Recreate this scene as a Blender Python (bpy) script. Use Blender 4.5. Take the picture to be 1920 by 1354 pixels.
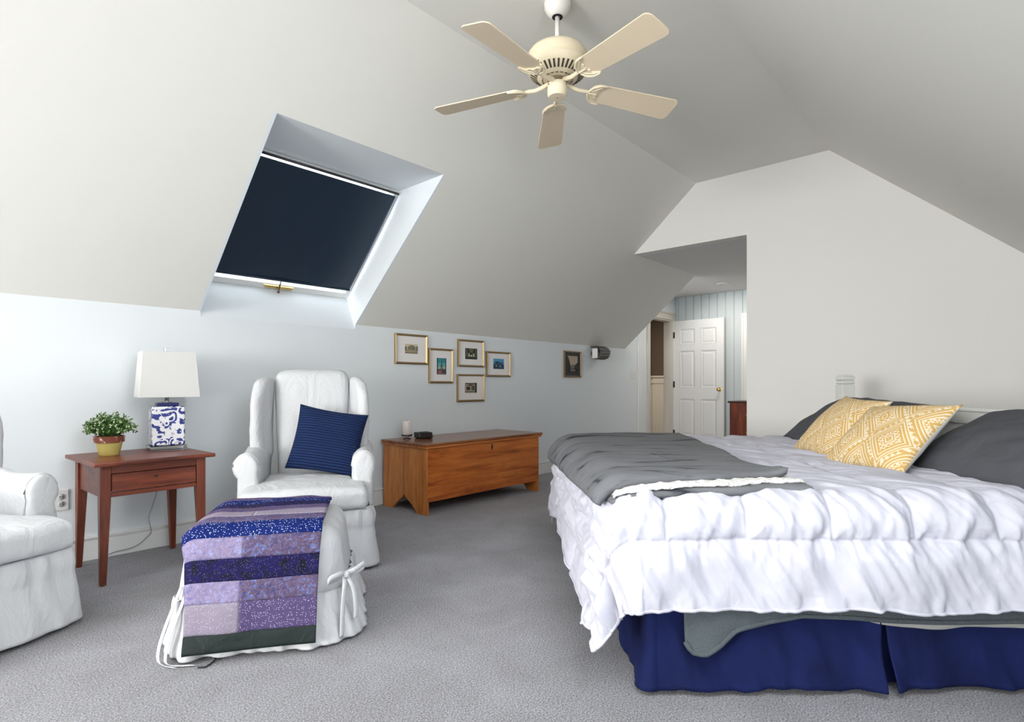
import bpy, bmesh, math, random
import numpy as np
from mathutils import Vector, Matrix, noise as mnoise

for o in list(bpy.data.objects): bpy.data.objects.remove(o)
scene = bpy.context.scene
COL = scene.collection
random.seed(7); RNG = np.random.RandomState(11)

# ------------------------------------------------------------------ camera
F_PX, CX, HY, EYE, VX = 1048.0, 960.0, 720.0, 1.05, 1901.0
_n = math.hypot(VX-CX, F_PX)
SX, CXX = (VX-CX)/_n, F_PX/_n            # room X axis seen in camera (right, forward)
CAMROT = math.atan2(-CXX, SX)            # angle of the camera's right axis in the room
cam_d = bpy.data.cameras.new('camera'); cam = bpy.data.objects.new('camera', cam_d); COL.objects.link(cam)
cam.location = (0, 0, EYE); cam.rotation_euler = (math.pi/2, 0, CAMROT)
cam_d.sensor_width = 36; cam_d.lens = 36*F_PX/1920; cam_d.shift_y = (HY-677)/1920
cam_d.clip_start = 0.05; cam_d.clip_end = 100
scene.camera = cam

# ------------------------------------------------------------------ light
scene.view_settings.view_transform = 'Standard'; scene.view_settings.look = 'None'
scene.view_settings.gamma = 1.0; scene.view_settings.use_curve_mapping = False
scene.view_settings.exposure = -0.1
w = bpy.data.worlds.new('sky'); scene.world = w; w.use_nodes = True
w.node_tree.nodes['Background'].inputs[0].default_value = (0.86, 0.93, 1.0, 1)
w.node_tree.nodes['Background'].inputs[1].default_value = 6.0
BACKX = -5.2                                # gable wall behind the camera
WINS = [(0.75, 2.05, 0.55, 2.25), (2.25, 3.35, 0.55, 2.1)]   # daylight windows in it: y0,y1,z0,z1
ADDED_SKYL = [(-1.25, 0.0, 2.75, 3.55, 1), (.40, 1.60, -.30, .50, -1)]       # two unseen skylights added for overhead fill light: x0,x1,y0,y1,side
for i, (y0, y1, z0, z1) in enumerate(WINS):
    L = bpy.data.lights.new('daylight', 'AREA'); L.shape = 'RECTANGLE'
    L.size = y1-y0; L.size_y = z1-z0; L.energy = [350, 110][i]; L.color = (1.0, 0.98, 0.945)
    o = bpy.data.objects.new('daylight', L); COL.objects.link(o)
    o.location = (BACKX-0.16, (y0+y1)/2, (z0+z1)/2); o.rotation_euler = (math.radians(90), 0, math.radians(-90))

for i, (x0, x1, y0, y1, sd) in enumerate(ADDED_SKYL):
    L = bpy.data.lights.new('skylight_fill', 'AREA'); L.shape = 'RECTANGLE'  # overhead fill shining in through the added skylights
    L.size = x1-x0; L.size_y = (y1-y0)*1.32; L.energy = [34, 24][i]; L.color = (0.97, 0.985, 1.0)
    o = bpy.data.objects.new('skylight_fill', L); COL.objects.link(o)
    ym = (y0+y1)/2; yk = 4.104 if sd > 0 else -.55
    o.location = ((x0+x1)/2, ym+.10*sd, 1.546+.8748*abs(yk-ym)+.115); o.rotation_euler = (math.radians(-41.2*sd), 0, 0)
L = bpy.data.lights.new('hall_downlight', 'AREA'); L.shape = 'DISK'; L.size = .12; L.energy = 14; L.color = (1, .93, .84)
o = bpy.data.objects.new('hall_downlight', L); COL.objects.link(o); o.location = (7.82, 3.03, 2.44)
L = bpy.data.lights.new('landing_fill', 'AREA'); L.shape = 'DISK'; L.size = .2; L.energy = 30; L.color = (1, .9, .76)  # unseen fill light added to brighten the landing, no fixture there
o = bpy.data.objects.new('landing_fill', L); COL.objects.link(o); o.location = (8.9, 4.8, 2.43)

# ------------------------------------------------------------------ helpers
def cam2room(r, d, z=0.0): return Vector((SX*r+CXX*d, -CXX*r+SX*d, z))
def ray(px, py):
    v = cam2room((px-CX)/F_PX, 1.0); v.z = (HY-py)/F_PX; return v
def on_z(px, py, z):
    v = ray(px, py); return Vector((0, 0, EYE)) + v*((z-EYE)/v.z)
def on_y(px, py, y):
    v = ray(px, py); return Vector((0, 0, EYE)) + v*(y/v.y)
def on_x(px, py, x):
    v = ray(px, py); return Vector((0, 0, EYE)) + v*(x/v.x)

def lin(c):
    return tuple((v/12.92 if v <= 0.04045 else ((v+0.055)/1.055)**2.4) for v in [x/255 for x in c])

def tag(o, label=None, cat=None, group=None, kind=None):
    if label: o['label'] = label
    if cat: o['category'] = cat
    if group: o['group'] = group
    if kind: o['kind'] = kind
    return o
def empty(name, loc=(0, 0, 0), rz=0, label=None, cat=None, group=None, kind=None):
    o = bpy.data.objects.new(name, None); COL.objects.link(o); o.empty_display_size = 0.1
    o.location = loc; o.rotation_euler = (0, 0, rz)
    return tag(o, label, cat, group, kind)
def mesh(name, V, Fc, mat, parent=None, smooth=False, mats=None, midx=None):
    me = bpy.data.meshes.new(name)
    me.from_pydata([tuple(map(float, v)) for v in V], [], [tuple(map(int, f)) for f in Fc])
    if mats:
        for m in mats: me.materials.append(m)
        if midx is not None: me.polygons.foreach_set('material_index', midx)
    elif mat: me.materials.append(mat)
    bm = bmesh.new(); bm.from_mesh(me); bmesh.ops.recalc_face_normals(bm, faces=bm.faces); bm.to_mesh(me); bm.free()
    if smooth: me.polygons.foreach_set('use_smooth', [True]*len(me.polygons))
    me.update()
    o = bpy.data.objects.new(name, me); COL.objects.link(o)
    if parent: o.parent = parent
    return o
class MB:
    """collects shapes into one mesh"""
    def __init__(s): s.V = []; s.F = []
    def add(s, V, Fc):
        k = len(s.V); s.V += [tuple(v) for v in V]; s.F += [tuple(i+k for i in f) for f in Fc]; return s
    def box(s, x0, x1, y0, y1, z0, z1, M=None):
        V = [Vector((x, y, z)) for z in (z0, z1) for y in (y0, y1) for x in (x0, x1)]
        if M: V = [M @ v for v in V]
        return s.add(V, [(0, 2, 3, 1), (4, 5, 7, 6), (0, 1, 5, 4), (2, 6, 7, 3), (0, 4, 6, 2), (1, 3, 7, 5)])
    def prism(s, pts, ext):
        """pts: 3D outline (planar), ext: extrusion vector"""
        n = len(pts); e = Vector(ext); V = [Vector(p) for p in pts]; V += [v+e for v in V]
        Fc = [tuple(range(n))[::-1], tuple(range(n, 2*n))] + [(i, (i+1) % n, n+(i+1) % n, n+i) for i in range(n)]
        return s.add(V, Fc)
    def lathe(s, prof, n=32, c=(0, 0, 0), M=None):
        V = []
        for r, z in prof:
            for k in range(n):
                a = 2*math.pi*k/n; V.append(Vector((c[0]+r*math.cos(a), c[1]+r*math.sin(a), c[2]+z)))
        if M: V = [M @ v for v in V]
        Fc = []
        for i in range(len(prof)-1):
            for k in range(n): Fc.append((i*n+k, i*n+(k+1) % n, (i+1)*n+(k+1) % n, (i+1)*n+k))
        Fc.append(tuple(range(n))[::-1]); Fc.append(tuple(range((len(prof)-1)*n, len(prof)*n)))
        return s.add(V, Fc)
    def tube(s, pts, r, n=8):
        pts = [Vector(p) for p in pts]; V = []; m = len(pts)
        rr = r if isinstance(r, (list, tuple)) else [r]*m
        up = Vector((0, 0, 1))
        for i, p in enumerate(pts):
            t = (pts[min(i+1, m-1)]-pts[max(i-1, 0)]).normalized()
            a = t.cross(up)
            if a.length < 1e-3: a = t.cross(Vector((1, 0, 0)))
            a.normalize(); b = t.cross(a).normalized()
            for k in range(n):
                q = 2*math.pi*k/n; V.append(p+a*(math.cos(q)*rr[i])+b*(math.sin(q)*rr[i]))
        Fc = [(i*n+k, i*n+(k+1) % n, (i+1)*n+(k+1) % n, (i+1)*n+k) for i in range(m-1) for k in range(n)]
        Fc += [tuple(range(n))[::-1], tuple(range((m-1)*n, m*n))]
        return s.add(V, Fc)
    def build(s, name, mat, parent=None, smooth=False, bevel=0, seg=2):
        o = mesh(name, s.V, s.F, mat, parent, smooth)
        if bevel:
            b = o.modifiers.new('bevel', 'BEVEL'); b.width = bevel; b.segments = seg; b.limit_method = 'ANGLE'
            b.angle_limit = math.radians(40); b.harden_normals = False
        return o
def smooth_angle(o, ang=40):
    me = o.data; me.polygons.foreach_set('use_smooth', [True]*len(me.polygons))
    bm = bmesh.new(); bm.from_mesh(me)
    for e in bm.edges:
        if len(e.link_faces) == 2 and e.calc_face_angle(0) > math.radians(ang): e.smooth = False
    bm.to_mesh(me); bm.free(); return o
def struct(o): o['kind'] = 'structure'; return o

# vectorised noise
_T = RNG.uniform(-1, 1, (64, 64, 64))
def vn(x, y, z=0.0):
    x, y, z = np.broadcast_arrays(np.asarray(x, float), np.asarray(y, float), np.asarray(z, float))
    xi, yi, zi = [np.floor(q).astype(int) for q in (x, y, z)]
    u, v, w_ = x-xi, y-yi, z-zi
    u, v, w_ = [q*q*q*(q*(q*6-15)+10) for q in (u, v, w_)]
    g = lambda a, b, c: _T[(xi+a) % 64, (yi+b) % 64, (zi+c) % 64]
    def L(a, b, t): return a+(b-a)*t
    return L(L(L(g(0, 0, 0), g(1, 0, 0), u), L(g(0, 1, 0), g(1, 1, 0), u), v),
             L(L(g(0, 0, 1), g(1, 0, 1), u), L(g(0, 1, 1), g(1, 1, 1), u), v), w_)
def sstep(a, b, x):
    t = np.clip((np.asarray(x, float)-a)/(b-a), 0, 1); return t*t*(3-2*t)
def grid(name, P, mat, parent=None, thick=0, closed_u=False, off=-1, faces_only=None):
    n, m = P.shape[:2]; idx = np.arange(n*m).reshape(n, m); Fc = []
    A = idx[:-1, :-1].ravel(); B = idx[1:, :-1].ravel(); C = idx[1:, 1:].ravel(); D = idx[:-1, 1:].ravel()
    Fc = np.stack([A, B, C, D], 1)
    if closed_u:
        Fc = np.vstack([Fc, np.stack([idx[-1, :-1], idx[0, :-1], idx[0, 1:], idx[-1, 1:]], 1)])
    me = bpy.data.meshes.new(name); V = P.reshape(-1, 3)
    me.vertices.add(len(V)); me.vertices.foreach_set('co', V.ravel().astype(np.float32))
    me.loops.add(len(Fc)*4); me.loops.foreach_set('vertex_index', Fc.ravel().astype(np.int32))
    me.polygons.add(len(Fc)); me.polygons.foreach_set('loop_start', np.arange(0, len(Fc)*4, 4, dtype=np.int32))
    me.polygons.foreach_set('use_smooth', np.ones(len(Fc), bool))
    me.materials.append(mat); me.update(calc_edges=True); me.validate()
    o = bpy.data.objects.new(name, me); COL.objects.link(o)
    if parent: o.parent = parent
    if thick:
        s = o.modifiers.new('thick', 'SOLIDIFY'); s.thickness = thick; s.offset = off
    return o
def rbox_v(hx, hy, hz, R, n=12):
    """rounded box vertices (M,3) and quads, centred"""
    bm = bmesh.new(); bmesh.ops.create_cube(bm, size=2)
    bmesh.ops.subdivide_edges(bm, edges=bm.edges[:], cuts=n, use_grid_fill=True)
    V = np.array([v.co[:] for v in bm.verts]); Fc = [[v.index for v in f.verts] for f in bm.faces]; bm.free()
    h = np.array([hx, hy, hz]); R = min(R, hx, hy, hz)
    # concentrate samples near the edges
    V = np.sign(V)*np.sin(np.abs(V)*math.pi/2)**0.9
    p = V*h; q = np.clip(p, -(h-R), h-R); d = p-q; L = np.linalg.norm(d, axis=1, keepdims=True); L[L == 0] = 1
    m = np.max(np.abs(d), axis=1, keepdims=True)
    return q+d/L*m, Fc
def rbox(name, c, h, R, mat, parent=None, n=12, fn=None, lump=0, freq=6, seed=0):
    V, Fc = rbox_v(h[0], h[1], h[2], R, n)
    if fn is not None: V = fn(V)
    if lump:
        nn = V/np.maximum(np.linalg.norm(V, axis=1, keepdims=True), 1e-6)
        V = V+nn*(lump*(vn(V[:, 0]*freq+seed, V[:, 1]*freq, V[:, 2]*freq)+.5*vn(V[:, 0]*freq*2.3+seed, V[:, 1]*freq*2.3, V[:, 2]*freq*2.3)))[:, None]
    V = V+np.array(c)
    return mesh(name, V, Fc, mat, parent, True)
def pillow_v(w, h, t, n=30, pinch=.06, seed=0, lump=.006, p=2.6):
    u = np.linspace(-1, 1, n); u = np.sign(u)*np.abs(u)**.8; U, Vv = np.meshgrid(u, u, indexing='ij')
    prof = (np.maximum(0, 1-np.abs(U)**p)*np.maximum(0, 1-np.abs(Vv)**p))**.55
    x = w/2*U*(1-pinch*(1-Vv**2)*np.abs(U)**2); y = h/2*Vv*(1-pinch*(1-U**2)*np.abs(Vv)**2)
    wr = lump*(vn(x*9+seed, y*9, seed)+.6*vn(x*20+seed, y*20, seed+5.0))*prof**.5
    top = np.stack([x, y, t/2*prof+wr], -1); bot = np.stack([x, y, -t/2*prof+wr*.5], -1)
    return top, bot
def pillow(name, w, h, t, mat, M, n=30, pinch=.06, seed=0, lump=.006, parent=None, backmat=None):
    top, bot = pillow_v(w, h, t, n, pinch, seed, lump)
    idx = np.arange(n*n).reshape(n, n)
    q = lambda I: [tuple(r) for r in np.stack([I[:-1, :-1].ravel(), I[1:, :-1].ravel(), I[1:, 1:].ravel(), I[:-1, 1:].ravel()], 1)]
    V = np.vstack([top.reshape(-1, 3), bot.reshape(-1, 3)]); F1 = q(idx); F2 = q(idx+n*n)
    me_mats = [mat, backmat or mat]
    o = mesh(name, V, F1+F2, None, parent, False, me_mats, [0]*len(F1)+[1]*len(F2))
    bm = bmesh.new(); bm.from_mesh(o.data); bmesh.ops.remove_doubles(bm, verts=bm.verts, dist=1e-5)
    bmesh.ops.recalc_face_normals(bm, faces=bm.faces); bm.to_mesh(o.data); bm.free()
    o.data.polygons.foreach_set('use_smooth', [True]*len(o.data.polygons))
    if parent: o.matrix_local = M
    else: o.matrix_world = M
    return o
def frame(c, xa, ya):
    """matrix with x axis along xa, y roughly along ya"""
    x = Vector(xa).normalized(); y = Vector(ya); y = (y-x*y.dot(x)).normalized(); z = x.cross(y)
    M = Matrix((x, y, z)).transposed().to_4x4(); M.translation = Vector(c); return M
def drape(a, b, rect, R, zt, flare, p=3.0):
    r0, r1, d0, d1 = rect
    ea = np.where(a < r0, r0-a, np.where(a > r1, a-r1, 0.)); sa = np.where(a < r0, -1., 1.)
    eb = np.where(b < d0, d0-b, np.where(b > d1, b-d1, 0.)); sb = np.where(b < d0, -1., 1.)
    rho = (ea**p+eb**p)**(1/p); n = np.hypot(ea, eb); n = np.where(n == 0, 1, n)
    ux, uy = sa*ea/n, sb*eb/n; q = math.pi*R/2
    out = np.where(rho < q, R*np.sin(np.minimum(rho, q)/R), R+flare*(rho-q))
    drop = np.where(rho < q, R*(1-np.cos(np.minimum(rho, q)/R)), R+(rho-q))
    th = np.minimum(rho, q)/R
    P = np.stack([np.clip(a, r0, r1)+ux*out, np.clip(b, d0, d1)+uy*out, zt-drop], -1)
    N = np.stack([ux*np.sin(th), uy*np.sin(th), np.cos(th)], -1)
    return P, N, rho

# ------------------------------------------------------------------ materials
def mat(name, col, rough=.6, metal=0, spec=.5, **k):
    m = bpy.data.materials.new(name); m.use_nodes = True
    b = m.node_tree.nodes['Principled BSDF']
    c = col if max(col) <= 1 else lin(col)
    b.inputs['Base Color'].default_value = (*c, 1); b.inputs['Roughness'].default_value = rough
    b.inputs['Metallic'].default_value = metal; b.inputs['Specular IOR Level'].default_value = spec
    for key, v in k.items(): b.inputs[key.replace('_', ' ')].default_value = v
    return m
def N(m, t, **props):
    n = m.node_tree.nodes.new(t)
    for k, v in props.items():
        if k.startswith('i_'): n.inputs[k[2:].replace('_', ' ')].default_value = v
        else: setattr(n, k, v)
    return n
def link(m, a, b): m.node_tree.links.new(a, b)
def bsdf(m): return m.node_tree.nodes['Principled BSDF']
def coords(m, scale=(1, 1, 1), kind='Object', rot=(0, 0, 0)):
    tc = N(m, 'ShaderNodeTexCoord'); mp = N(m, 'ShaderNodeMapping')
    mp.inputs['Scale'].default_value = scale; mp.inputs['Rotation'].default_value = rot
    link(m, tc.outputs[kind], mp.inputs['Vector']); return mp.outputs['Vector']
def bump(m, h, strength=.3, dist=.01, prev=None):
    b = N(m, 'ShaderNodeBump'); b.inputs['Strength'].default_value = strength; b.inputs['Distance'].default_value = dist
    link(m, h, b.inputs['Height'])
    if prev: link(m, prev.outputs['Normal'], b.inputs['Normal'])
    link(m, b.outputs['Normal'], bsdf(m).inputs['Normal']); return b
def ramp(m, fac, stops, interp='LINEAR'):
    r = N(m, 'ShaderNodeValToRGB'); r.color_ramp.interpolation = interp
    els = r.color_ramp.elements
    while len(els) < len(stops): els.new(.5)
    for e, (p, c) in zip(els, stops):
        e.position = p; e.color = (*(c if max(c) <= 1 else lin(c)), 1)
    link(m, fac, r.inputs['Fac']); return r.outputs['Color']
def noise_n(m, vec, scale, detail=3, rough=.5, dist=0):
    n = N(m, 'ShaderNodeTexNoise'); n.inputs['Scale'].default_value = scale; n.inputs['Detail'].default_value = detail
    n.inputs['Roughness'].default_value = rough; n.inputs['Distortion'].default_value = dist
    link(m, vec, n.inputs['Vector']); return n.outputs['Fac']
def math_n(m, op, a, b=None):
    n = N(m, 'ShaderNodeMath', operation=op)
    for i, v in enumerate((a, b)):
        if v is None: continue
        if isinstance(v, (int, float)): n.inputs[i].default_value = v
        else: link(m, v, n.inputs[i])
    return n.outputs[0]
def mix_c(m, fac, a, b):
    n = N(m, 'ShaderNodeMix', data_type='RGBA')
    if isinstance(fac, (int, float)): n.inputs[0].default_value = fac
    else: link(m, fac, n.inputs[0])
    for i, v in ((6, a), (7, b)):
        if isinstance(v, tuple): n.inputs[i].default_value = (*(v if max(v) <= 1 else lin(v)), 1)
        else: link(m, v, n.inputs[i])
    return n.outputs[2]
def setcol(m, c): link(m, c, bsdf(m).inputs['Base Color'])

def paint(name, col, rough=.75, amt=.02):
    m = mat(name, col, rough, spec=.25); v = coords(m)
    bump(m, noise_n(m, v, 120, 2), .04, .002); return m
def wood(name, dark, mid, light, axis='x', rough=.38, scale=1.0, wear=None):
    m = mat(name, mid, rough, spec=.5)
    sc = {'x': (1.2, 14, 14), 'y': (14, 1.2, 14), 'z': (14, 14, 1.2)}[axis]
    v = coords(m, tuple(s*scale for s in sc))
    a = noise_n(m, v, 1.6, 5, .6, .8); b = noise_n(m, v, 9, 3, .6)
    c = ramp(m, a, [(.3, dark), (.5, mid), (.72, light)])
    g = ramp(m, b, [(.35, (.55, .5, .45)), (.6, (1, 1, 1))])
    mm = N(m, 'ShaderNodeMix', data_type='RGBA', blend_type='MULTIPLY'); mm.inputs[0].default_value = .35
    link(m, c, mm.inputs[6]); link(m, g, mm.inputs[7]); out = mm.outputs[2]
    if wear:
        v2 = coords(m, (1, 1, 1)); f = noise_n(m, v2, 42, 4, .7)
        out = mix_c(m, ramp(m, f, [(.70, (0, 0, 0)), (.74, (1, 1, 1))]), out, wear)
    setcol(m, out); bump(m, b, .06, .002); return m
def fabric(name, col, rough=.85, wrinkle=.25, wscale=7, weave=.12, stretch=(1, 1, 1), sheen=.0, var=0.0):
    m = mat(name, col, rough, spec=.2); v = coords(m, stretch)
    if sheen: bsdf(m).inputs['Sheen Weight'].default_value = sheen
    w1 = noise_n(m, v, wscale, 4, .55, .9)
    b1 = bump(m, w1, wrinkle, .03)
    v2 = coords(m); w2 = noise_n(m, v2, 420, 1)
    bump(m, w2, weave, .002, b1)
    if var:
        c = col if max(col) <= 1 else lin(col)
        setcol(m, ramp(m, noise_n(m, v2, 5, 3), [(.3, tuple(x*(1-var) for x in c)), (.7, tuple(min(1, x*(1+var)) for x in c))]))
    return m

M_WALL = paint('wall_paint', (0.745, 0.785, 0.81))
M_CEIL = paint('ceiling_paint', (0.80, 0.792, 0.74))
M_END = paint('end_wall_paint', (0.81, 0.795, 0.765))
M_SOFF = paint('soffit_paint', (0.74, 0.72, 0.70))
M_WHITE = paint('white_trim', (0.78, 0.78, 0.76), .45)
M_DOOR = paint('door_paint', (0.74, 0.74, 0.73), .45)
M_PLANK = paint('plank_paint', (0.55, 0.60, 0.61), .6)
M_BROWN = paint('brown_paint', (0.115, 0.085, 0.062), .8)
M_CREAM = paint('cream_paint', (0.62, 0.58, 0.52), .6)
M_DARK = mat('dark_gap', (0.01, 0.01, 0.012), .9)
M_CARPET = mat('carpet', (0.4, 0.4, 0.42), 1.0, spec=.05)
v = coords(M_CARPET); n1 = noise_n(M_CARPET, v, 170, 5, .75); n2 = noise_n(M_CARPET, v, 2.6, 4, .65, .6); n3 = noise_n(M_CARPET, v, 420, 2, .7)
c1 = ramp(M_CARPET, n1, [(.35, (0.17, 0.17, 0.185)), (.5, (0.52, 0.515, 0.55)), (.64, (0.88, 0.875, 0.92))])
c2 = ramp(M_CARPET, n2, [(.3, (.80, .79, .78)), (.7, (1, 1, 1))])
mm = N(M_CARPET, 'ShaderNodeMix', data_type='RGBA', blend_type='MULTIPLY'); mm.inputs[0].default_value = 1
link(M_CARPET, c1, mm.inputs[6]); link(M_CARPET, c2, mm.inputs[7]); setcol(M_CARPET, mm.outputs[2])
bb = bump(M_CARPET, n1, .9, .012); bump(M_CARPET, n3, .6, .005, bb)

# ------------------------------------------------------------------ the room
YW, KZ, YC, ZC, YR, EX, X2, ZS, YO = 4.104, 1.546, 2.371, 3.062, 1.183, 5.40, 6.963, 2.457, 1.874
YRW = YC+YR-YW; XEND = 8.56; T = 0.12
SL = (ZC-KZ)/(YW-YC)
def ysl(z): return YW-(z-KZ)/SL
SKX0, SKX1, SKY, SKZ, SKB = 1.41, 2.605, 2.985, KZ+SL*(YW-2.985), 1.51     # skylight opening
SHT = (3.50, SKZ); SHB = (4.245, 1.785)                                    # top / foot of the skylight shaft (y, z)

o = mesh('floor', [(BACKX-.1, YRW-.1, 0), (XEND+2, YRW-.1, 0), (XEND+2, 6.2, 0), (BACKX-.1, 6.2, 0), (BACKX-.1, YRW-.1, -.1), (XEND+2, YRW-.1, -.1), (XEND+2, 6.2, -.1), (BACKX-.1, 6.2, -.1)],
         [(0, 1, 2, 3), (7, 6, 5, 4), (0, 4, 5, 1), (1, 5, 6, 2), (2, 6, 7, 3), (3, 7, 4, 0)], M_CARPET)
struct(o)
DX0, DX1, DZ = 7.68, 8.40, 2.075         # doorway in the left wall of the hall
b = MB()
b.box(BACKX, SKX0-.02, YW, YW+T, 0, KZ).box(SKX0-.02, SKX1+.02, YW, YW+.10, 0, SKB).box(SKX1+.02, X2, YW, YW+T, 0, KZ)
b.box(X2, DX0, YW, YW+T, 0, ZS+.05).box(DX0, DX1, YW, YW+T, DZ, ZS+.05).box(DX1, 10.4, YW, YW+T, 0, ZS+.05)
struct(b.build('wall_left', M_WALL))
b = MB(); b.box(BACKX, XEND, YRW-T, YRW, 0, KZ); struct(b.build('wall_right', M_WALL))
# gable wall behind the camera, with the two window openings
b = MB(); ys = sorted({YRW-T, YW+T, *[q for w_ in WINS for q in w_[:2]]})
for y0, y1 in zip(ys[:-1], ys[1:]):
    win = [w_ for w_ in WINS if w_[0] <= y0+1e-6 and w_[1] >= y1-1e-6]
    if win: b.box(BACKX-T, BACKX, y0, y1, 0, win[0][2]).box(BACKX-T, BACKX, y0, y1, win[0][3], ZC+.1)
    else: b.box(BACKX-T, BACKX, y0, y1, 0, ZC+.1)
struct(b.build('wall_back', M_WALL))
for i, (y0, y1, z0, z1) in enumerate(WINS):
    e = empty('window_%d' % (i+2), (BACKX, (y0+y1)/2, z0), kind='structure')
    hw, hh = (y1-y0)/2, z1-z0
    f_ = MB(); f_.box(-T, 0.015, -hw, -hw+.06, 0, hh).box(-T, .015, hw-.06, hw, 0, hh).box(-T, .015, -hw+.06, hw-.06, hh-.06, hh).box(-T, .015, -hw+.06, hw-.06, 0, .06)
    f_.box(-.07, -.03, -hw+.06, hw-.06, hh/2-.025, hh/2+.025)
    f_.build('window_frame', M_WHITE, e)
# end wall: gable outline with the hall opening cut out
b = MB(); y_s = ysl(ZS)
b.prism([(EX, y_s, ZS), (EX, YC, ZC), (EX, YR, ZC), (EX, YRW, KZ), (EX, YRW, 0), (EX, YO, 0), (EX, YO, ZS)], (T, 0, 0))
struct(b.build('wall_end', M_END))
# ceiling: flat strip and the two slopes
b = MB(); b.box(BACKX, EX+T, YR, YC, ZC, ZC+.06); struct(b.build('ceiling', M_CEIL))
nS = Vector((0, ZC-KZ, YW-YC)).normalized()*.06
def slab(b, x0, x1, y0, y1):
    b.prism([(x0, y0, KZ+SL*(YW-y0)), (x1, y0, KZ+SL*(YW-y0)), (x1, y1, KZ+SL*(YW-y1)), (x0, y1, KZ+SL*(YW-y1))], nS)
b = MB()
for x0, x1, y0, y1, sd in ADDED_SKYL[:1]:
    slab(b, BACKX, x0, YW, YC); slab(b, x0, x1, YW, y1); slab(b, x0, x1, y0, YC); slab(b, x1, SKX0-.02, YW, YC)
slab(b, SKX0-.02, SKX1+.02, SKY, YC); slab(b, SKX1+.02, X2, YW, YC)
struct(b.build('ceiling_slope_left', M_CEIL))
b = MB(); nR = Vector((0, -nS.y, nS.z))
def slabr(b, x0, x1, y0, y1):
    zr = lambda y: KZ+SL*(y-YRW)
    b.prism([(x0, y0, zr(y0)), (x1, y0, zr(y0)), (x1, y1, zr(y1)), (x0, y1, zr(y1))], nR)
x0, x1, y0, y1, sd = ADDED_SKYL[1]
slabr(b, BACKX, x0, YRW, YR); slabr(b, x0, x1, YRW, y0); slabr(b, x0, x1, y1, YR); slabr(b, x1, EX+T, YRW, YR)
struct(b.build('ceiling_slope_right', M_CEIL))
for i, (x0, x1, y0, y1, sd) in enumerate(ADDED_SKYL):
    zz = lambda y: KZ+SL*(YW-y) if sd > 0 else KZ+SL*(y-YRW)
    e = empty('window_%d' % (i+4), ((x0+x1)/2, (y0+y1)/2, zz((y0+y1)/2)), kind='structure')  # frame for an added skylight, out of view
    e.rotation_euler = (math.radians(-41.2*sd), 0, 0); hw_, hl_ = (x1-x0)/2, (y1-y0)/2*1.329
    b = MB(); b.box(-hw_, -hw_+.04, -hl_, hl_, .01, .07).box(hw_-.04, hw_, -hl_, hl_, .01, .07).box(-hw_+.04, hw_-.04, -hl_, -hl_+.04, .01, .07).box(-hw_+.04, hw_-.04, hl_-.04, hl_, .01, .07)
    b.build('window_frame', M_WHITE, e)
# skylight shaft
b = MB()
side = [(SKY, SKZ), SHT, SHB, (YW, SKB), (YW, KZ)]
b.prism([(SKX0, y, z) for y, z in side], (-.02, 0, 0)); b.prism([(SKX1, y, z) for y, z in side], (.02, 0, 0))
b.prism([(SKX0, SKY, SKZ), (SKX1, SKY, SKZ), (SKX1, SHT[0], SHT[1]), (SKX0, SHT[0], SHT[1])], (0, 0, .02))
b.prism([(SKX0, YW, SKB), (SKX1, YW, SKB), (SKX1, SHB[0], SHB[1]), (SKX0, SHB[0], SHB[1])], (0, .03, 0))
struct(b.build('trim_1', M_WALL))
# skylight window: local frame x along the room, y down the roof pitch
ay = Vector((0, SHB[0]-SHT[0], SHB[1]-SHT[1])); WL = ay.length; ay.normalize(); WW = SKX1-SKX0
MW = frame(((SKX0+SKX1)/2, (SHT[0]+SHB[0])/2, (SHT[1]+SHB[1])/2), (1, 0, 0), ay)   # z axis points into/out of roof
if MW.col[2].z < 0: ZOUT = -1
else: ZOUT = 1
e = empty('window_1', kind='structure'); e.matrix_world = MW
M_GLASS = mat('pane_glass', (1, 1, 1), .02, Transmission_Weight=1.0, IOR=1.02)
hw, hl = WW/2, WL/2
b = MB(); fw = .035
b.box(-hw, -hw+fw, -hl, hl, -.01, .07).box(hw-fw, hw, -hl, hl, -.01, .07).box(-hw+fw, hw-fw, -hl, -hl+.03, -.01, .07).box(-hw+fw, hw-fw, hl-.05, hl, -.01, .07)
o = b.build('window_frame', M_WHITE, e, bevel=.004)
o.scale.z = ZOUT
b = MB(); b.box(-hw+fw, hw-fw, -hl+.03, hl-.05, .04*ZOUT, .046*ZOUT); b.build('pane', M_GLASS, e)
M_BRASS = mat('brass', (0.55, 0.38, 0.14), .3, 1)
b = MB(); b.prism([(-.13, hl-.045, -.012*ZOUT), (.11, hl-.045, -.012*ZOUT), (.09, hl-.02, -.012*ZOUT), (-.11, hl-.02, -.012*ZOUT)], (0, 0, -.018*ZOUT)); b.build('latch', M_BRASS, e, bevel=.004)
# blind
M_BLIND = fabric('blind_cloth', (0.013, 0.028, 0.050), .42, .12, 9, .05, (1, .25, 1))
bsdf(M_BLIND).inputs['Specular IOR Level'].default_value = .35
bl = empty('roller_blind', label='dark navy blackout roller blind drawn over the skylight', cat='blind'); bl.matrix_world = MW
u = np.linspace(-hw+.015, hw-.03, 60); vv = np.linspace(-hl+.035, hl-.105, 60); U, Vv = np.meshgrid(u, vv, indexing='ij')
k = (Vv+hl)/(2*hl); Z = -.030+.007*vn(U*7, k*2.5)*sstep(.4, 1, k)-.014*np.sin(np.pi*np.clip(k, 0, 1))*.6
grid('blind_cloth', np.stack([U, Vv, Z*ZOUT], -1), M_BLIND, bl, .003)
b = MB(); b.tube([(-hw+.01, -hl+.012, -.03*ZOUT), (hw-.015, -hl+.012, -.03*ZOUT)], .009, 10); b.build('roller', mat('roller_metal', (.05, .05, .055), .35, .6), bl, True)
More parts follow.
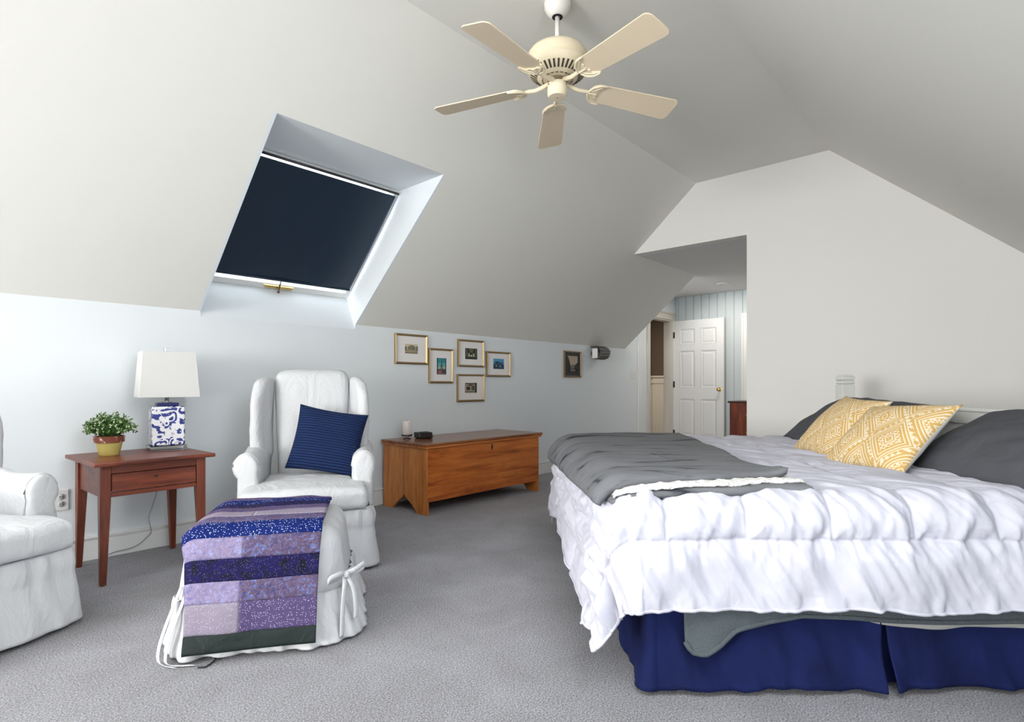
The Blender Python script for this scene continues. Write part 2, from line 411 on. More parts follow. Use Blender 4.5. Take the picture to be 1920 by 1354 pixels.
b = MB(); b.tube([(-hw+.015, hl-.108, -.034*ZOUT), (hw-.03, hl-.108, -.034*ZOUT)], .009, 8); b.build('hem_bar', M_BLIND, bl, True)
b = MB(); b.tube([(-.02, hl-.105, -.04*ZOUT), (-.018, hl-.06, -.046*ZOUT), (-.012, hl-.012, -.05*ZOUT)], [.003, .006, .004], 8).tube([(-.012, hl-.012, -.05*ZOUT), (-.011, hl-.004, -.051*ZOUT)], .009, 8)
b.build('pull_tab', mat('pull_leather', (.12, .04, .02), .5), bl, True)
# baseboards
b = MB(); b.box(BACKX, X2+.55, YW-.016, YW, 0, .115).box(BACKX, X2+.55, YW-.012, YW, .115, .128).box(BACKX, X2+.55, YW-.020, YW, .125, .14)
struct(b.build('baseboard_left', M_WHITE, bevel=.003))
b = MB(); b.box(EX-.016, EX, YRW, YO, 0, .14); struct(b.build('baseboard_end', M_WHITE, bevel=.003))
# hall beyond the end wall
b = MB(); b.box(EX+T, XEND+.1, YO-.3, YW+T, ZS, ZS+.05); struct(b.build('ceiling_hall', M_SOFF))
b = MB(); b.box(EX+T, XEND, YO-.12, YO, 0, ZS); struct(b.build('wall_hall_right', M_WALL))
b = MB(); b.box(XEND, XEND+.1, YO-.12, YW+T, 0, ZS); we = struct(b.build('wall_hall_end', M_PLANK))
pw = .128; y = YO; k = 0
pm = None
while y < YW-.01:
    y1 = min(y+pw, YW)
    b = MB(); b.box(XEND-.012, XEND, y+.004, y1-.004, 0, ZS); b.build('plank', M_PLANK, we, bevel=.003, seg=1); y = y1
# doorway casing and the room beyond
b = MB()
b.box(X2+.36, X2+.47, YW-.02, YW, 0, ZS)                       # white board at the hall corner
struct(b.build('trim_2', M_WHITE, bevel=.003))
b = MB()
b.box(DX0-.085, DX0, YW-.022, YW, 0, DZ+.09).box(DX1, DX1+.085, YW-.022, YW, 0, DZ+.09).box(DX0, DX1, YW-.022, YW, DZ, DZ+.09)
b.box(DX0, DX0+.02, YW, YW+T, 0, DZ).box(DX1-.02, DX1, YW, YW+T, 0, DZ).box(DX0+.02, DX1-.02, YW, YW+T, DZ-.02, DZ)
b.box(DX0-.10, DX1+.10, YW-.034, YW, DZ+.09, DZ+.115)
struct(b.build('trim_3', M_CREAM, bevel=.003))
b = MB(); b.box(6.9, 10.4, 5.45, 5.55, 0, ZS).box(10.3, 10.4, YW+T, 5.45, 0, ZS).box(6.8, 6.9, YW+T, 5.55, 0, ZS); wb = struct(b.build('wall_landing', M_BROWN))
b = MB(); b.box(6.9, 10.3, YW, 5.55, ZS, ZS+.05); struct(b.build('ceiling_landing', M_SOFF))
b = MB(); b.box(6.92, 10.28, 5.43, 5.45, 0, 1.18).box(6.92, 10.28, 5.405, 5.45, 1.18, 1.215).box(6.92, 10.28, 5.415, 5.43, 1.06, 1.13).box(10.28, 10.3, YW+T, 5.43, 0, 1.18).box(10.255, 10.3, YW+T, 5.405, 1.18, 1.215).box(10.265, 10.28, YW+T, 5.415, 1.06, 1.13); struct(b.build('trim_4', M_CREAM, bevel=.003))
cy = on_x(1391, 720, XEND).y
b = MB(); b.box(XEND-.03, XEND-.012, cy-.30, cy, 0, 2.11).box(XEND-.038, XEND-.03, cy-.03, cy-.012, 0, 2.1); struct(b.build('trim_5', M_WHITE, bevel=.003))

# six-panel door standing open against the hall end
dx = DX1+.055; dyw = YW-.02-on_x(1358, 720, dx).y
d = empty('door_1', (dx, YW-.02, .012), -math.pi/2, 'white six-panel door standing open in the hall', 'door', kind='structure')
dh = 2.045; b = MB()                                    # local x: hinge -> free edge, local y: thickness, -y faces the camera
px = [(.115, .115+(dyw-.33)/2), (dyw-.115-(dyw-.33)/2, dyw-.115)]; pz = [(.22, .80), (.98, 1.56), (1.66, 1.91)]
xs = sorted({0, dyw, *[q for p in px for q in p]}); zs = sorted({0, dh, *[q for p in pz for q in p]})
for x0, x1 in zip(xs[:-1], xs[1:]):
    for z0, z1 in zip(zs[:-1], zs[1:]):
        hole = any(abs(x0-p[0]) < 1e-6 for p in px) and any(abs(z0-q[0]) < 1e-6 for q in pz)
        b.box(x0, x1, (-.010 if hole else -.0375/2), (.010 if hole else .0375/2), z0, z1)
b.build('door_leaf', M_DOOR, d)
for p in px:
    for q in pz:
        b = MB(); s1, s2 = .022, .05
        o1 = [(p[0]+.004, q[0]+.004), (p[1]-.004, q[0]+.004), (p[1]-.004, q[1]-.004), (p[0]+.004, q[1]-.004)]
        o2 = [(p[0]+s1, q[0]+s1), (p[1]-s1, q[0]+s1), (p[1]-s1, q[1]-s1), (p[0]+s1, q[1]-s1)]
        o3 = [(p[0]+s2, q[0]+s2), (p[1]-s2, q[0]+s2), (p[1]-s2, q[1]-s2), (p[0]+s2, q[1]-s2)]
        V = [(x, -.018, z) for x, z in o1]+[(x, -.0105, z) for x, z in o2]+[(x, -.017, z) for x, z in o3]
        Fc = [(i, (i+1) % 4, 4+(i+1) % 4, 4+i) for i in range(4)]+[(4+i, 4+(i+1) % 4, 8+(i+1) % 4, 8+i) for i in range(4)]+[(8, 9, 10, 11)]
        mesh('door_panel', V, Fc, M_DOOR, d)
for z in (.25, 1.03, 1.82):
    b = MB(); b.tube([(-.004, -.022, z-.05), (-.004, -.022, z+.05)], .008, 8).box(-.003, .028, -.0205, -.018, z-.05, z+.05); b.build('hinge', mat('hinge_metal', (.06, .05, .04), .4, .8), d)
for s in (-1, 1):
    b = MB(); M_ = Matrix.Translation((dyw-.065, s*.0187, .955)) @ Matrix.Rotation(-s*math.pi/2, 4, 'X')
    b.lathe([(.031, 0), (.031, .005), (.013, .009), (.011, .03), (.022, .036), (.028, .048), (.025, .06), (.012, .066), (.001, .067)], 20, M=M_)
    smooth_angle(b.build('door_knob', M_BRASS, d))
# recessed hall light
p = on_z(1357, 532, ZS)
e = empty('recessed_light', (p.x, p.y, ZS), label='round recessed downlight in the hall ceiling', cat='light')
b = MB(); b.lathe([(.062, -.001), (.092, -.001), (.09, -.008), (.066, -.014), (.062, -.001)], 28); b.build('trim_ring', M_WHITE, e, True)
b = MB(); b.lathe([(.062, -.003), (.04, -.006), (.001, -.007)], 28); b.build('lens', mat('lens_white', (.8, .78, .72), .4), e, True)
# dresser in the hall
M_DRES = wood('dresser_wood', (70, 22, 8), (120, 48, 18), (150, 70, 30), 'z', .35)
p = on_x(1368, 800, 7.55); zt = on_x(1366, 752, 7.55).z
e = empty('dresser', (7.55, p.y, 0), label='red-brown wooden dresser standing in the hall beyond the bed', cat='dresser')
W_, D_ = p.y-YO-.02, .46
b = MB(); b.box(0, D_, -W_, 0, .06, zt-.025); b.build('body', M_DRES, e, bevel=.003)
b = MB(); b.box(-.02, D_+.01, -W_, .02, zt-.025, zt); b.build('top', wood('dresser_top', (30, 12, 8), (60, 26, 16), (80, 40, 24), 'x'), e, bevel=.004)
for s in (0, 1):
    for q in (0, 1):
        b = MB(); b.box(s*(D_-.05), s*(D_-.05)+.05, -W_*q+(.05 if q else 0)-.05, -W_*q+(.05 if q else 0), 0, .06); b.build('foot', M_DRES, e)
for i in range(3):
    z0 = .09+i*(zt-.13)/3
    b = MB(); b.box(-.008, 0, -W_+.03, -.03, z0, z0+(zt-.13)/3-.02); dr = b.build('drawer', M_DRES, e, bevel=.003)
    for s in (.25, .75):
        b = MB(); b.lathe([(.004, 0), (.006, .012), (.014, .02), (.012, .028), (.001, .03)], 14, M=Matrix.Translation((-.008, -W_*s, z0+.09)) @ Matrix.Rotation(-math.pi/2, 4, 'Y')); b.build('knob', M_BRASS, dr, True)
# light switch and outlet on the left wall
M_PLATE = mat('plate_white', (.72, .72, .70), .35)
p = on_y(1186.5, 703, YW)
e = empty('light_switch', (p.x, YW, p.z), label='white double light switch plate near the hall corner', cat='switch')
b = MB(); b.box(-.058, .058, -.007, 0, -.058, .058); b.build('plate', M_PLATE, e, bevel=.003)
for s in (-1, 1):
    b = MB(); b.box(s*.023-.006, s*.023+.006, -.016, -.006, -.010, .012); b.build('toggle', M_PLATE, e, bevel=.002)
p = on_y(114, 938, YW)
e = empty('wall_outlet', (p.x, YW, p.z), label='white wall outlet between the armchair and the side table', cat='outlet')
b = MB(); b.box(-.036, .036, -.007, 0, -.06, .06); b.build('plate', M_PLATE, e, bevel=.003)
for s in (-1, 1):
    b = MB(); b.lathe([(.017, 0), (.016, .004), (.001, .005)], 18, M=Matrix.Translation((0, -.007, s*.021)) @ Matrix.Rotation(math.pi/2, 4, 'X')); r_ = b.build('receptacle', mat('receptacle', (.45, .45, .44), .4), e, True)
    for q in (-1, 1):
        b = MB(); b.box(q*.006-.0015, q*.006+.0015, -.0125, -.0118, s*.021-.004, s*.021+.006); b.build('slot', M_DARK, r_)

# ------------------------------------------------------------------ bed (placed across the far right corner)
# bed coordinates: r to the right of the camera, d away from it; the thing's own axes follow them
BR0, BD0 = 1.43, 2.97
def bedroot(name, label, cat, z=0.0, group=None):
    return empty(name, cam2room(BR0, BD0, z), CAMROT, label, cat, group)
def BLc(P):
    P = np.array(P, float); P[..., 0] -= BR0; P[..., 1] -= BD0; return P
M_BEDWHITE = paint('bed_white', (0.74, 0.74, 0.71), .4)
M_MATT = fabric('mattress_cloth', (.75, .75, .74), .8, .1)
M_NAVY = fabric('skirt_navy', (0.0045, 0.0095, 0.060), .85, .35, 6, .15, (1, 1, .5), var=.25)
bed = bedroot('bed', 'large white bed set diagonally in the corner with navy skirt', 'bed')
HEAD = 2.37
b = MB(); b.box(.50-BR0, HEAD-BR0, 2.0-BD0, 3.96-BD0, .12, .36); b.build('box_spring', M_MATT, bed, bevel=.03, seg=4)
b = MB(); b.box(.47-BR0, HEAD-BR0, 1.99-BD0, 3.97-BD0, .36, .63); b.build('mattress', M_MATT, bed, bevel=.05, seg=5)
for r_ in (.56, 2.3):
    for d_ in (2.06, 3.9):
        b = MB(); b.tube([(r_-BR0, d_-BD0, 0), (r_-BR0, d_-BD0, .13)], .025, 12); b.build('leg', M_BEDWHITE, bed)
# headboard: two posts with grooved caps, rails, boards
for d_ in (2.0, 4.06):
    b = MB(); x0, y0 = HEAD+.05-BR0, d_-BD0
    def pst(h, z0, z1): b.box(x0-h, x0+h, y0-h, y0+h, z0, z1)
    pst(.045, 0, 1.045); pst(.039, 1.045, 1.052); pst(.045, 1.052, 1.072); pst(.039, 1.072, 1.079)
    pst(.045, 1.079, 1.105); pst(.036, 1.105, 1.117)
    b.build('headboard_post', M_BEDWHITE, bed, bevel=.005)
b = MB(); b.box(HEAD+.03-BR0, HEAD+.07-BR0, 2.045-BD0, 4.015-BD0, .84, .905).box(HEAD+.022-BR0, HEAD+.078-BR0, 2.045-BD0, 4.015-BD0, .905, .925); b.build('headboard_rail', M_BEDWHITE, bed, bevel=.005)
b = MB(); b.box(HEAD+.035-BR0, HEAD+.065-BR0, 2.045-BD0, 4.015-BD0, .30, .38); b.build('headboard_rail', M_BEDWHITE, bed, bevel=.005)
nb = 12; step = (4.015-2.045)/nb
for i in range(nb):
    b = MB(); y0 = 2.045+i*step; b.box(HEAD+.042-BR0, HEAD+.058-BR0, y0+.003-BD0, y0+step-.003-BD0, .38, .84); b.build('headboard_board', M_BEDWHITE, bed, bevel=.003, seg=1)
# bed skirt panels: near side in two pleated panels, foot side, far side
def skirt_panel(p0, p1, outn, seed, n=120, ends=(1, 1)):
    t = np.linspace(0, 1, n); z = np.linspace(0, 1, 26); Tt, Zz = np.meshgrid(t, z, indexing='ij')
    p0, p1, outn = np.array(p0), np.array(p1), np.array(outn); L = np.linalg.norm(p1-p0)
    s = Tt*L
    fold = (.018*vn(s*5+seed, Zz*.8, seed)+.014*vn(s*11+seed*2-Zz*1.5, Zz*1.2, 3.0)+.006*vn(s*26, Zz*3, seed))*Zz**1.1
    bulge = .018*np.sin(np.pi*Zz)*.8+.045*Zz**1.6
    edge = (.03*np.exp(-(s/.05)**2)*ends[0]+.03*np.exp(-((L-s)/.05)**2)*ends[1])*Zz
    o_ = bulge+fold*1.6+edge
    xy = p0+(p1-p0)*Tt[..., None]+outn*o_[..., None]
    zb = .016+.012*np.abs(vn(s*3.5+seed, 1.0, 2.0))+.0*s
    zz = .40+(zb-.40)*Zz
    zz = zz+.006*vn(s*14, Zz*4, seed)*Zz*(1-Zz)*4
    return BLc(np.concatenate([xy, zz[..., None]], -1))
SKN, SKF = 1.925, .475
def skirt_path(pts, seed, name='bed_skirt', ends=(1, 1)):
    # pts: (r, d, nr, nd) samples along the skirt
    pts = np.array(pts); L_ = np.concatenate([[0], np.cumsum(np.hypot(*np.diff(pts[:, :2], axis=0).T))]); s = L_[:, None]; L = L_[-1]
    Zz = np.linspace(0, 1, 30)[None, :]
    fold = (.014*vn(s*4+seed, Zz*.8, seed)+.010*vn(s*10+seed*2-Zz*2.5, Zz*1.6, 3.0)+.006*vn(s*24-Zz*3, Zz*3, seed))*Zz**.9
    o_ = .004*np.sin(np.pi*Zz)+.046*Zz**2+fold*1.4*Zz**.5+(.02*np.exp(-(s/.05)**2)*ends[0]+.02*np.exp(-((L-s)/.05)**2)*ends[1])*Zz
    zb = .014+.012*np.abs(vn(s*3.5+seed, 1.0, 2.0)); zz = .40+(zb-.40)*Zz+.006*vn(s*14, Zz*4, seed)*Zz*(1-Zz)*4
    sh = .016*Zz*(ends[0]*np.exp(-(s/.05)**2)-ends[1]*np.exp(-((L-s)/.05)**2))      # panel ends draw apart towards the floor
    P = np.stack([pts[:, :1]+pts[:, 2:3]*o_-pts[:, 3:4]*sh, pts[:, 1:2]+pts[:, 3:4]*o_+pts[:, 2:3]*sh, zz], -1)
    return grid(name, BLc(P), M_NAVY, bed, .004, off=1)
crn = [(SKF+.02-.02*math.cos(t), SKN+.02-.02*math.sin(t), -math.cos(t)*(1+.45*math.sin(2*t)), -math.sin(t)*(1+.45*math.sin(2*t))) for t in np.linspace(0, math.pi/2, 22)]
skirt_path([(SKF, d_, -1, 0) for d_ in np.linspace(4.0, SKN+.022, 170)]+crn+[(r_, SKN, 0, -1) for r_ in np.linspace(SKF+.022, 1.262, 110)], 3.1)
skirt_path([(r_, SKN, 0, -1) for r_ in np.linspace(1.268, HEAD-.02, 150)], 8.7)
skirt_path([(r_, 4.0, 0, 1) for r_ in np.linspace(HEAD-.02, SKF, 60)], 1.9)
b = MB(); b.box(1.18-BR0, 1.35-BR0, SKN+.004-BD0, SKN+.012-BD0, .02, .4); b.build('pleat', M_NAVY, bed)

# comforter
CRECT = (.425, 2.02, 2.005, 3.965); CR_, CZ, CFL = .13, .665, .05
M_COMF = fabric('comforter_cloth', (0.54, 0.537, 0.61), .75, .22, 9, .05, (1, 1, 1))
def comforter_surface(a, b_, off=0.0, detail=True):
    ea, eb = np.maximum(CRECT[0]-a, 0)/.545, np.maximum(CRECT[2]-b_, 0)/.435
    cn = (ea > 0) & (eb > 0); kf = np.where(cn, np.maximum(ea, eb)/np.maximum((ea**4+eb**4)**.25, 1e-9), 1.0)
    a = np.where(cn, CRECT[0]-(CRECT[0]-a)*kf, a); b_ = np.where(cn, CRECT[2]-(CRECT[2]-b_)*kf, b_)
    P, Nn, rho = drape(a, b_, CRECT, CR_, CZ, CFL, 2.0)
    hang = sstep(.12, .42, rho)
    nearm = sstep(.0, .05, CRECT[2]-b_); footm = sstep(0, .05, CRECT[0]-a)
    # arc coordinate round the hem, slanting folds
    tcoord = np.where(nearm > footm*1.0001, a, -b_)
    ang = np.arctan2(np.maximum(CRECT[2]-b_, 0), np.maximum(CRECT[0]-a, 1e-6))
    cor = ((a < CRECT[0]) & (b_ < CRECT[2])).astype(float)
    tt = (a*1.0 - b_*1.0)
    fold = .022*vn((tt-.35*rho*nearm)*3.6+4, rho*1.1, 1.0)+.012*vn((tt-.6*rho*nearm)*8.5, rho*1.5, 7.0)
    fold = fold*hang+.012*cor*hang*np.sin(ang*9+1)*sstep(.2, .5, rho)
    puff = 0
    if detail:
        seam_n = np.abs(b_-(CRECT[2]-.215))
        fan = (b_-1.8)
        av = a-.06*fan
        m_ = np.mod(av-.235+.14, .28)-.14
        seam_v = np.where(b_ > CRECT[2]-.215, np.abs(m_), 1)
        seam_t = np.abs(np.mod(b_-(CRECT[2]-.215)+.4, .8)-.4)
        seam_f = np.abs(a-(CRECT[0]-.25))
        sd = np.minimum(np.minimum(seam_n, seam_v), np.minimum(seam_t, seam_f))
        puff = .017*(1-np.exp(-(sd/.040)**2))-.007*np.exp(-(sd/.0065)**2)
        nearseam = np.exp(-(seam_n/.07)**2)
        puff = puff+nearseam*(.009*vn(a*26, b_*6, 2.0)+.004*vn(a*60, b_*14, 3.0))
        onear = np.exp(-(np.minimum(seam_v, seam_f)/.06)**2)
        puff = puff+onear*.004*vn(a*8, b_*26, 6.0)
        # long shallow creases over the top, diagonal puckers below the seam
        top = 1-hang
        puff = puff+top*(.0045*vn(a*9+b_*5, b_*2.2-a*1.0, 9.0)+.0055*vn(a*24+b_*15, b_*4-a*2, 12.0)+.003*vn(a*50+b_*28, b_*8-a*4, 13.0))
        lo = sstep(.20, .26, rho)*nearm
        ph = (a-.55*(rho-.2))
        rid = 1-np.abs(vn(ph*8.0+20, rho*1.6, 15.0))*2
        puff = puff+lo*(.013*np.maximum(rid, -.2)+.009*vn(ph*19, rho*2.5, 16.0)+.005*vn(ph*42, rho*9, 17.0)+.006*vn(a*34, rho*12, 27.0)*sstep(.34, .43, rho))
        hi = (1-lo)*nearm
        puff = puff+hi*(.008*vn((a+.35*rho)*12, rho*3, 18.0)+.007*vn((a+.5*rho)*28, rho*4, 19.0))
        fo = footm*(1-cor)
        puff = puff+fo*(.009*vn(rho*16, b_*5+rho*6, 21.0)+.010*vn(b_*6, rho*5+b_*2, 22.0)+.005*vn(rho*38, b_*14+rho*9, 23.0))
    disp = fold+puff+off
    return P+Nn*disp[..., None], Nn, rho
a = np.linspace(CRECT[0]-.545, 2.10, 470); b_ = np.linspace(CRECT[2]-.435, CRECT[3]+.46, 560)
A, B_ = np.meshgrid(a, b_, indexing='ij')
# uneven hem
k = (A-a[0])/(a[-1]-a[0]); wv = .018*vn(B_*4, 3.0)*(1-k)**6
A2 = A+wv; B2 = B_+.016*vn(A*3.5, 8.0)*sstep(CRECT[2], CRECT[2]-.4, B_)-.05*sstep(.9, .2, A)*sstep(CRECT[2]-.2, CRECT[2]-.43, B_)*0
P, Nn, rho = comforter_surface(A2, B2)
P[..., 2] = np.maximum(P[..., 2], .03)
cf = bedroot('comforter', 'puffy white quilted comforter spread over the bed', 'comforter')
o = grid('comforter_cover', BLc(P), M_COMF, cf, .012, off=-1)
# hem piping along the near and foot edges
b = MB(); b.tube([Vector(q) for q in BLc(P[:, 0, :])[::2]], .006, 6); b.tube([Vector(q) for q in BLc(P[0, :, :])[::2]], .006, 6); b.build('hem_piping', M_COMF, cf, True)

# throw folded across the foot of the bed
M_THROW = mat('throw_plush', (0.095, 0.1, 0.11), .75, spec=.2); v = coords(M_THROW, (2.2, 10, 6), rot=(0, 0, .35)); nz = noise_n(M_THROW, v, 1.3, 3, .55, .7)
setcol(M_THROW, ramp(M_THROW, nz, [(.34, (0.030, 0.032, 0.040)), (.41, (0.135, 0.138, 0.147)), (.7, (0.175, 0.178, 0.188))]))
v2 = coords(M_THROW); bump(M_THROW, noise_n(M_THROW, v2, 160, 3), .35, .006)
M_SHERPA = mat('sherpa_white', (.72, .71, .68), .95, spec=.1); v = coords(M_SHERPA); bump(M_SHERPA, noise_n(M_SHERPA, v, 130, 3), .9, .012)
th = bedroot('throw_blanket', 'grey plush throw with white lining folded over the foot of the bed', 'blanket')
def throw_layer(name, corners, off, mat_, thick, seed, n=110, lift=None):
    s, t = np.meshgrid(np.linspace(0, 1, n), np.linspace(0, 1, n), indexing='ij')
    c = np.array(corners, float)     # near-foot, near-head, far-head, far-foot in (a, b)
    ab = ((1-s)*(1-t))[..., None]*c[0]+(s*(1-t))[..., None]*c[1]+(s*t)[..., None]*c[2]+((1-s)*t)[..., None]*c[3]
    aa = ab[..., 0]+.02*vn(t*4, seed)*(s > .5); bb_ = ab[..., 1]+.012*vn(s*5, seed+3)*(t < .5)
    P, Nn, rho = comforter_surface(aa, bb_, 0.0, False)
    d_ = off+.006*vn(aa*5, bb_*5, 4.0)+.010*(vn(aa*2.3, bb_*2.3, 1.0)+.4)
    edge = np.minimum(np.minimum(s, 1-s), np.minimum(t, 1-t))
    d_ = d_-.010*np.exp(-(edge/.015)**2)
    if lift is not None: d_ = d_+lift(s, t)
    P = P+Nn*d_[..., None]
    return grid(name, BLc(P), mat_, th, thick), P
c_lo = [(.33, 1.925), (1.05, 1.985), (1.19, 3.86), (.25, 3.86)]
c_up = [(.305, 1.94), (1.00, 2.06), (1.17, 3.85), (.225, 3.85)]
throw_layer('throw_layer', c_lo, .026, M_THROW, .020, 1.0)
throw_layer('lining', [(.35, 1.934), (1.04, 2.012), (1.06, 2.28), (.35, 2.2)], .036, M_SHERPA, .007, 1.0, lift=lambda s, t: .004*vn(s*40, t*20, 3.0))
throw_layer('throw_layer', c_up, .062, M_THROW, .024, 1.0, lift=lambda s, t: .018*np.exp(-((1-s)/.06)**2-(t/.06)**2)-.012*sstep(.06, .25, t))
# grey blanket and pale sheet showing under the comforter on the near side
M_BLK = mat('fleece_grey', (0.085, 0.10, 0.11), .95, spec=.1)
v = coords(M_BLK); bump(M_BLK, noise_n(M_BLK, v, 170, 3), .6, .008)
M_SHEET = fabric('sheet_grey', (.36, .36, .345), .8, .2, 10)
ub = bedroot('under_blanket', 'grey fleece blanket hanging below the comforter on the near side', 'blanket')
s, t = np.meshgrid(np.linspace(0, 1, 140), np.linspace(0, 1, 24), indexing='ij'); rr = .58+s*(HEAD-.60)
zb = np.interp(rr, [.58, .60, .64, .69, .75, .86, .98, 1.15, 1.3, 2.4], [.185, .152, .150, .180, .222, .252, .27, .262, .25, .245])+.003*vn(rr*7, 2.0)
z = .36+(zb-.36)*t; dd = 1.900-.012*t+.006*vn(rr*6, t*1.5, 3.0)*t-.03*np.exp(-((rr-.66)/.07)**2)*t
grid('blanket_cloth', BLc(np.stack([rr, dd, z], -1)), M_BLK, ub, .010)
P_ = BLc(np.stack([rr, dd-.008, z], -1))
b = MB(); b.tube([Vector(q) for q in P_[:, -1, :]], .009, 8); b.build('hem', M_BLK, ub, True)
us = bedroot('bed_sheet', 'pale grey sheet edge between the fleece blanket and the navy skirt', 'sheet')
s, t = np.meshgrid(np.linspace(0, 1, 120), np.linspace(0, 1, 16), indexing='ij'); rr = .95+s*(HEAD-.97)
zb = .285-.065*sstep(1.0, 1.35, rr)+.004*vn(rr*9, 2.0); z = .34+(zb-.34)*t; dd = 1.913-.012*t+.004*vn(rr*7, t, 8.0)*t
grid('sheet_cloth', BLc(np.stack([rr, dd, z], -1)), M_SHEET, us, .004)

# pillows and cushions
def camv(r, d, z): return cam2room(r, d, z)
M_PIL = fabric('pillow_charcoal', (0.075, 0.076, 0.086), .8, .30, 5, .06, (1, 1, 1))
def bedpillow(name, c, yaw, rec, w_, h_, t_, m_, lab, cat, grp, seed, roll=0, lump=.008, back=None, pinch=.06):
    """c: centre (r,d,z); width runs along d (turned by yaw), height leans back by rec"""
    x = camv(math.sin(yaw), -math.cos(yaw), 0); x.z = 0
    up = camv(math.cos(yaw)*math.cos(rec), math.sin(yaw)*math.cos(rec), 0); up.z = math.sin(rec)
    M_ = frame(camv(*c), x, up)
    M_ = M_ @ Matrix.Rotation(roll, 4, 'Z')
    o = pillow(name, w_, h_, t_, m_, M_, 40, pinch, seed, lump, backmat=back)
    return tag(o, lab, cat, grp)
R_ = math.radians
bedpillow('bed_pillow', (2.09, 3.40, .80), R_(3), R_(33), .98, .50, .19, M_PIL, 'charcoal bed pillow partly hidden behind the left patterned cushion', 'pillow', 'charcoal bed pillows', 1.0, R_(-2))
bedpillow('bed_pillow', (2.03, 2.20, .785), R_(-2), R_(29), .90, .54, .20, M_PIL, 'large charcoal bed pillow at the right edge beside the patterned cushions', 'pillow', 'charcoal bed pillows', 6.0, R_(2))
M_CUSB = fabric('cushion_back', (.62, .61, .58), .85, .15, 8)
M_CUS = mat('mustard_weave', (.6, .4, .15), .9, spec=.15)
v = coords(M_CUS); sx = N(M_CUS, 'ShaderNodeSeparateXYZ'); link(M_CUS, v, sx.inputs[0])
def wv(val, per): return math_n(M_CUS, 'PINGPONG', val, per)
xx = math_n(M_CUS, 'ABSOLUTE', sx.outputs[0]); yy = math_n(M_CUS, 'ABSOLUTE', sx.outputs[1])
qx = wv(math_n(M_CUS, 'ADD', sx.outputs[0], 5.06), .115); qy = wv(math_n(M_CUS, 'ADD', sx.outputs[1], 5.06), .135)
dm = math_n(M_CUS, 'ADD', math_n(M_CUS, 'MULTIPLY', qx, 1.25), qy)       # nested diamonds
band = math_n(M_CUS, 'FRACT', math_n(M_CUS, 'MULTIPLY', dm, 11.5))
st = ramp(M_CUS, band, [(0, (0, 0, 0)), (.16, (1, 1, 1)), (.24, (0, 0, 0)), (.40, (.5, .5, .5)), (.72, (1, 1, 1)), (.80, (0, 0, 0)), (.90, (1, 1, 1))], 'CONSTANT')
ck = N(M_CUS, 'ShaderNodeTexChecker'); ck.inputs['Scale'].default_value = 95; link(M_CUS, coords(M_CUS, rot=(0, 0, .785)), ck.inputs['Vector'])
ckv = N(M_CUS, 'ShaderNodeTexChecker'); ckv.inputs['Scale'].default_value = 60; link(M_CUS, v, ckv.inputs['Vector'])
ishalf = math_n(M_CUS, 'COMPARE', st, .5); M_CUS.node_tree.nodes[-1].inputs[2].default_value = .2
which = math_n(M_CUS, 'GREATER_THAN', math_n(M_CUS, 'FRACT', math_n(M_CUS, 'MULTIPLY', dm, 5.75)), .5)
chk = mix_c(M_CUS, which, ck.outputs['Color'], ckv.outputs['Color'])
pat = mix_c(M_CUS, ishalf, st, chk)
fz = math_n(M_CUS, 'GREATER_THAN', pat, .5)
setcol(M_CUS, mix_c(M_CUS, fz, (0.58, 0.37, 0.125), (0.72, 0.63, 0.47)))
bump(M_CUS, fz, .25, .002)
bedpillow('throw_cushion', (1.77, 3.03, .812), R_(-2), R_(47), .45, .44, .14, M_CUS, 'mustard geometric cushion, the farther of the two, in front of the bed post', 'cushion', 'mustard patterned cushions', 3.0, R_(-3), .004, M_CUSB, .10)
bedpillow('throw_cushion', (1.735, 2.60, .800), R_(7), R_(43), .49, .44, .14, M_CUS, 'mustard geometric cushion, the nearer one, overlapping the charcoal pillow', 'cushion', 'mustard patterned cushions', 9.0, R_(4), .004, M_CUSB, .10)

# ------------------------------------------------------------------ blanket chest
M_CHEST = wood('chest_wood', (138, 66, 20), (188, 102, 40), (210, 128, 60), 'x', .3, .8, (200, 150, 90))
M_CHESTZ = wood('chest_end_wood', (150, 84, 34), (200, 122, 56), (220, 146, 74), 'z', .35, .8)
M_LID = wood('chest_lid_wood', (95, 50, 24), (140, 84, 46), (165, 108, 66), 'x', .22, .8)
CX0, CX1, CY0, CY1, CZT = 2.85, 4.255, 3.468, 4.05, .575
ch = empty('blanket_chest', ((CX0+CX1)/2, (CY0+CY1)/2, 0), 0, 'orange-brown wooden blanket chest with a flat lid against the wall', 'chest')
hx, hy = (CX1-CX0)/2, (CY1-CY0)/2
for s in (-1, 1):                                           # end boards with a bootjack cut
    n = 9; arc = [(-.11+.0*k, 0) for k in range(0)]
    pts = [(-hy, 0), (-hy+.13, 0)]+[(-hy+.13+(hy-.13)*k/n, .125*(k/n)**.75) for k in range(1, n)]+[(0, .135)]
    pts += [(-y, z) for y, z in pts[-2::-1]]
    pts += [(hy, CZT-.04), (-hy, CZT-.04)]
    b = MB(); x0 = s*hx-(.022 if s > 0 else 0); b.prism([(x0, y, z) for y, z in pts], (.022, 0, 0)); b.build('end_board', M_CHESTZ, ch, bevel=.002)
b = MB(); b.box(-hx+.008, hx-.008, -hy-.004, -hy+.018, .105, CZT-.04); fp = b.build('front_board', M_CHEST, ch, bevel=.003)
b = MB(); b.box(-hx+.022, hx-.022, hy-.02, hy, .105, CZT-.04); b.build('back_board', M_CHEST, ch)
b = MB(); b.box(-hx+.022, hx-.022, -hy+.018, hy-.02, .105, .125); b.build('bottom_board', M_CHEST, ch)
b = MB(); b.box(-hx-.028, hx+.028, -hy-.03, hy, CZT-.022, CZT); b.build('lid', M_LID, ch, bevel=.007, seg=4)
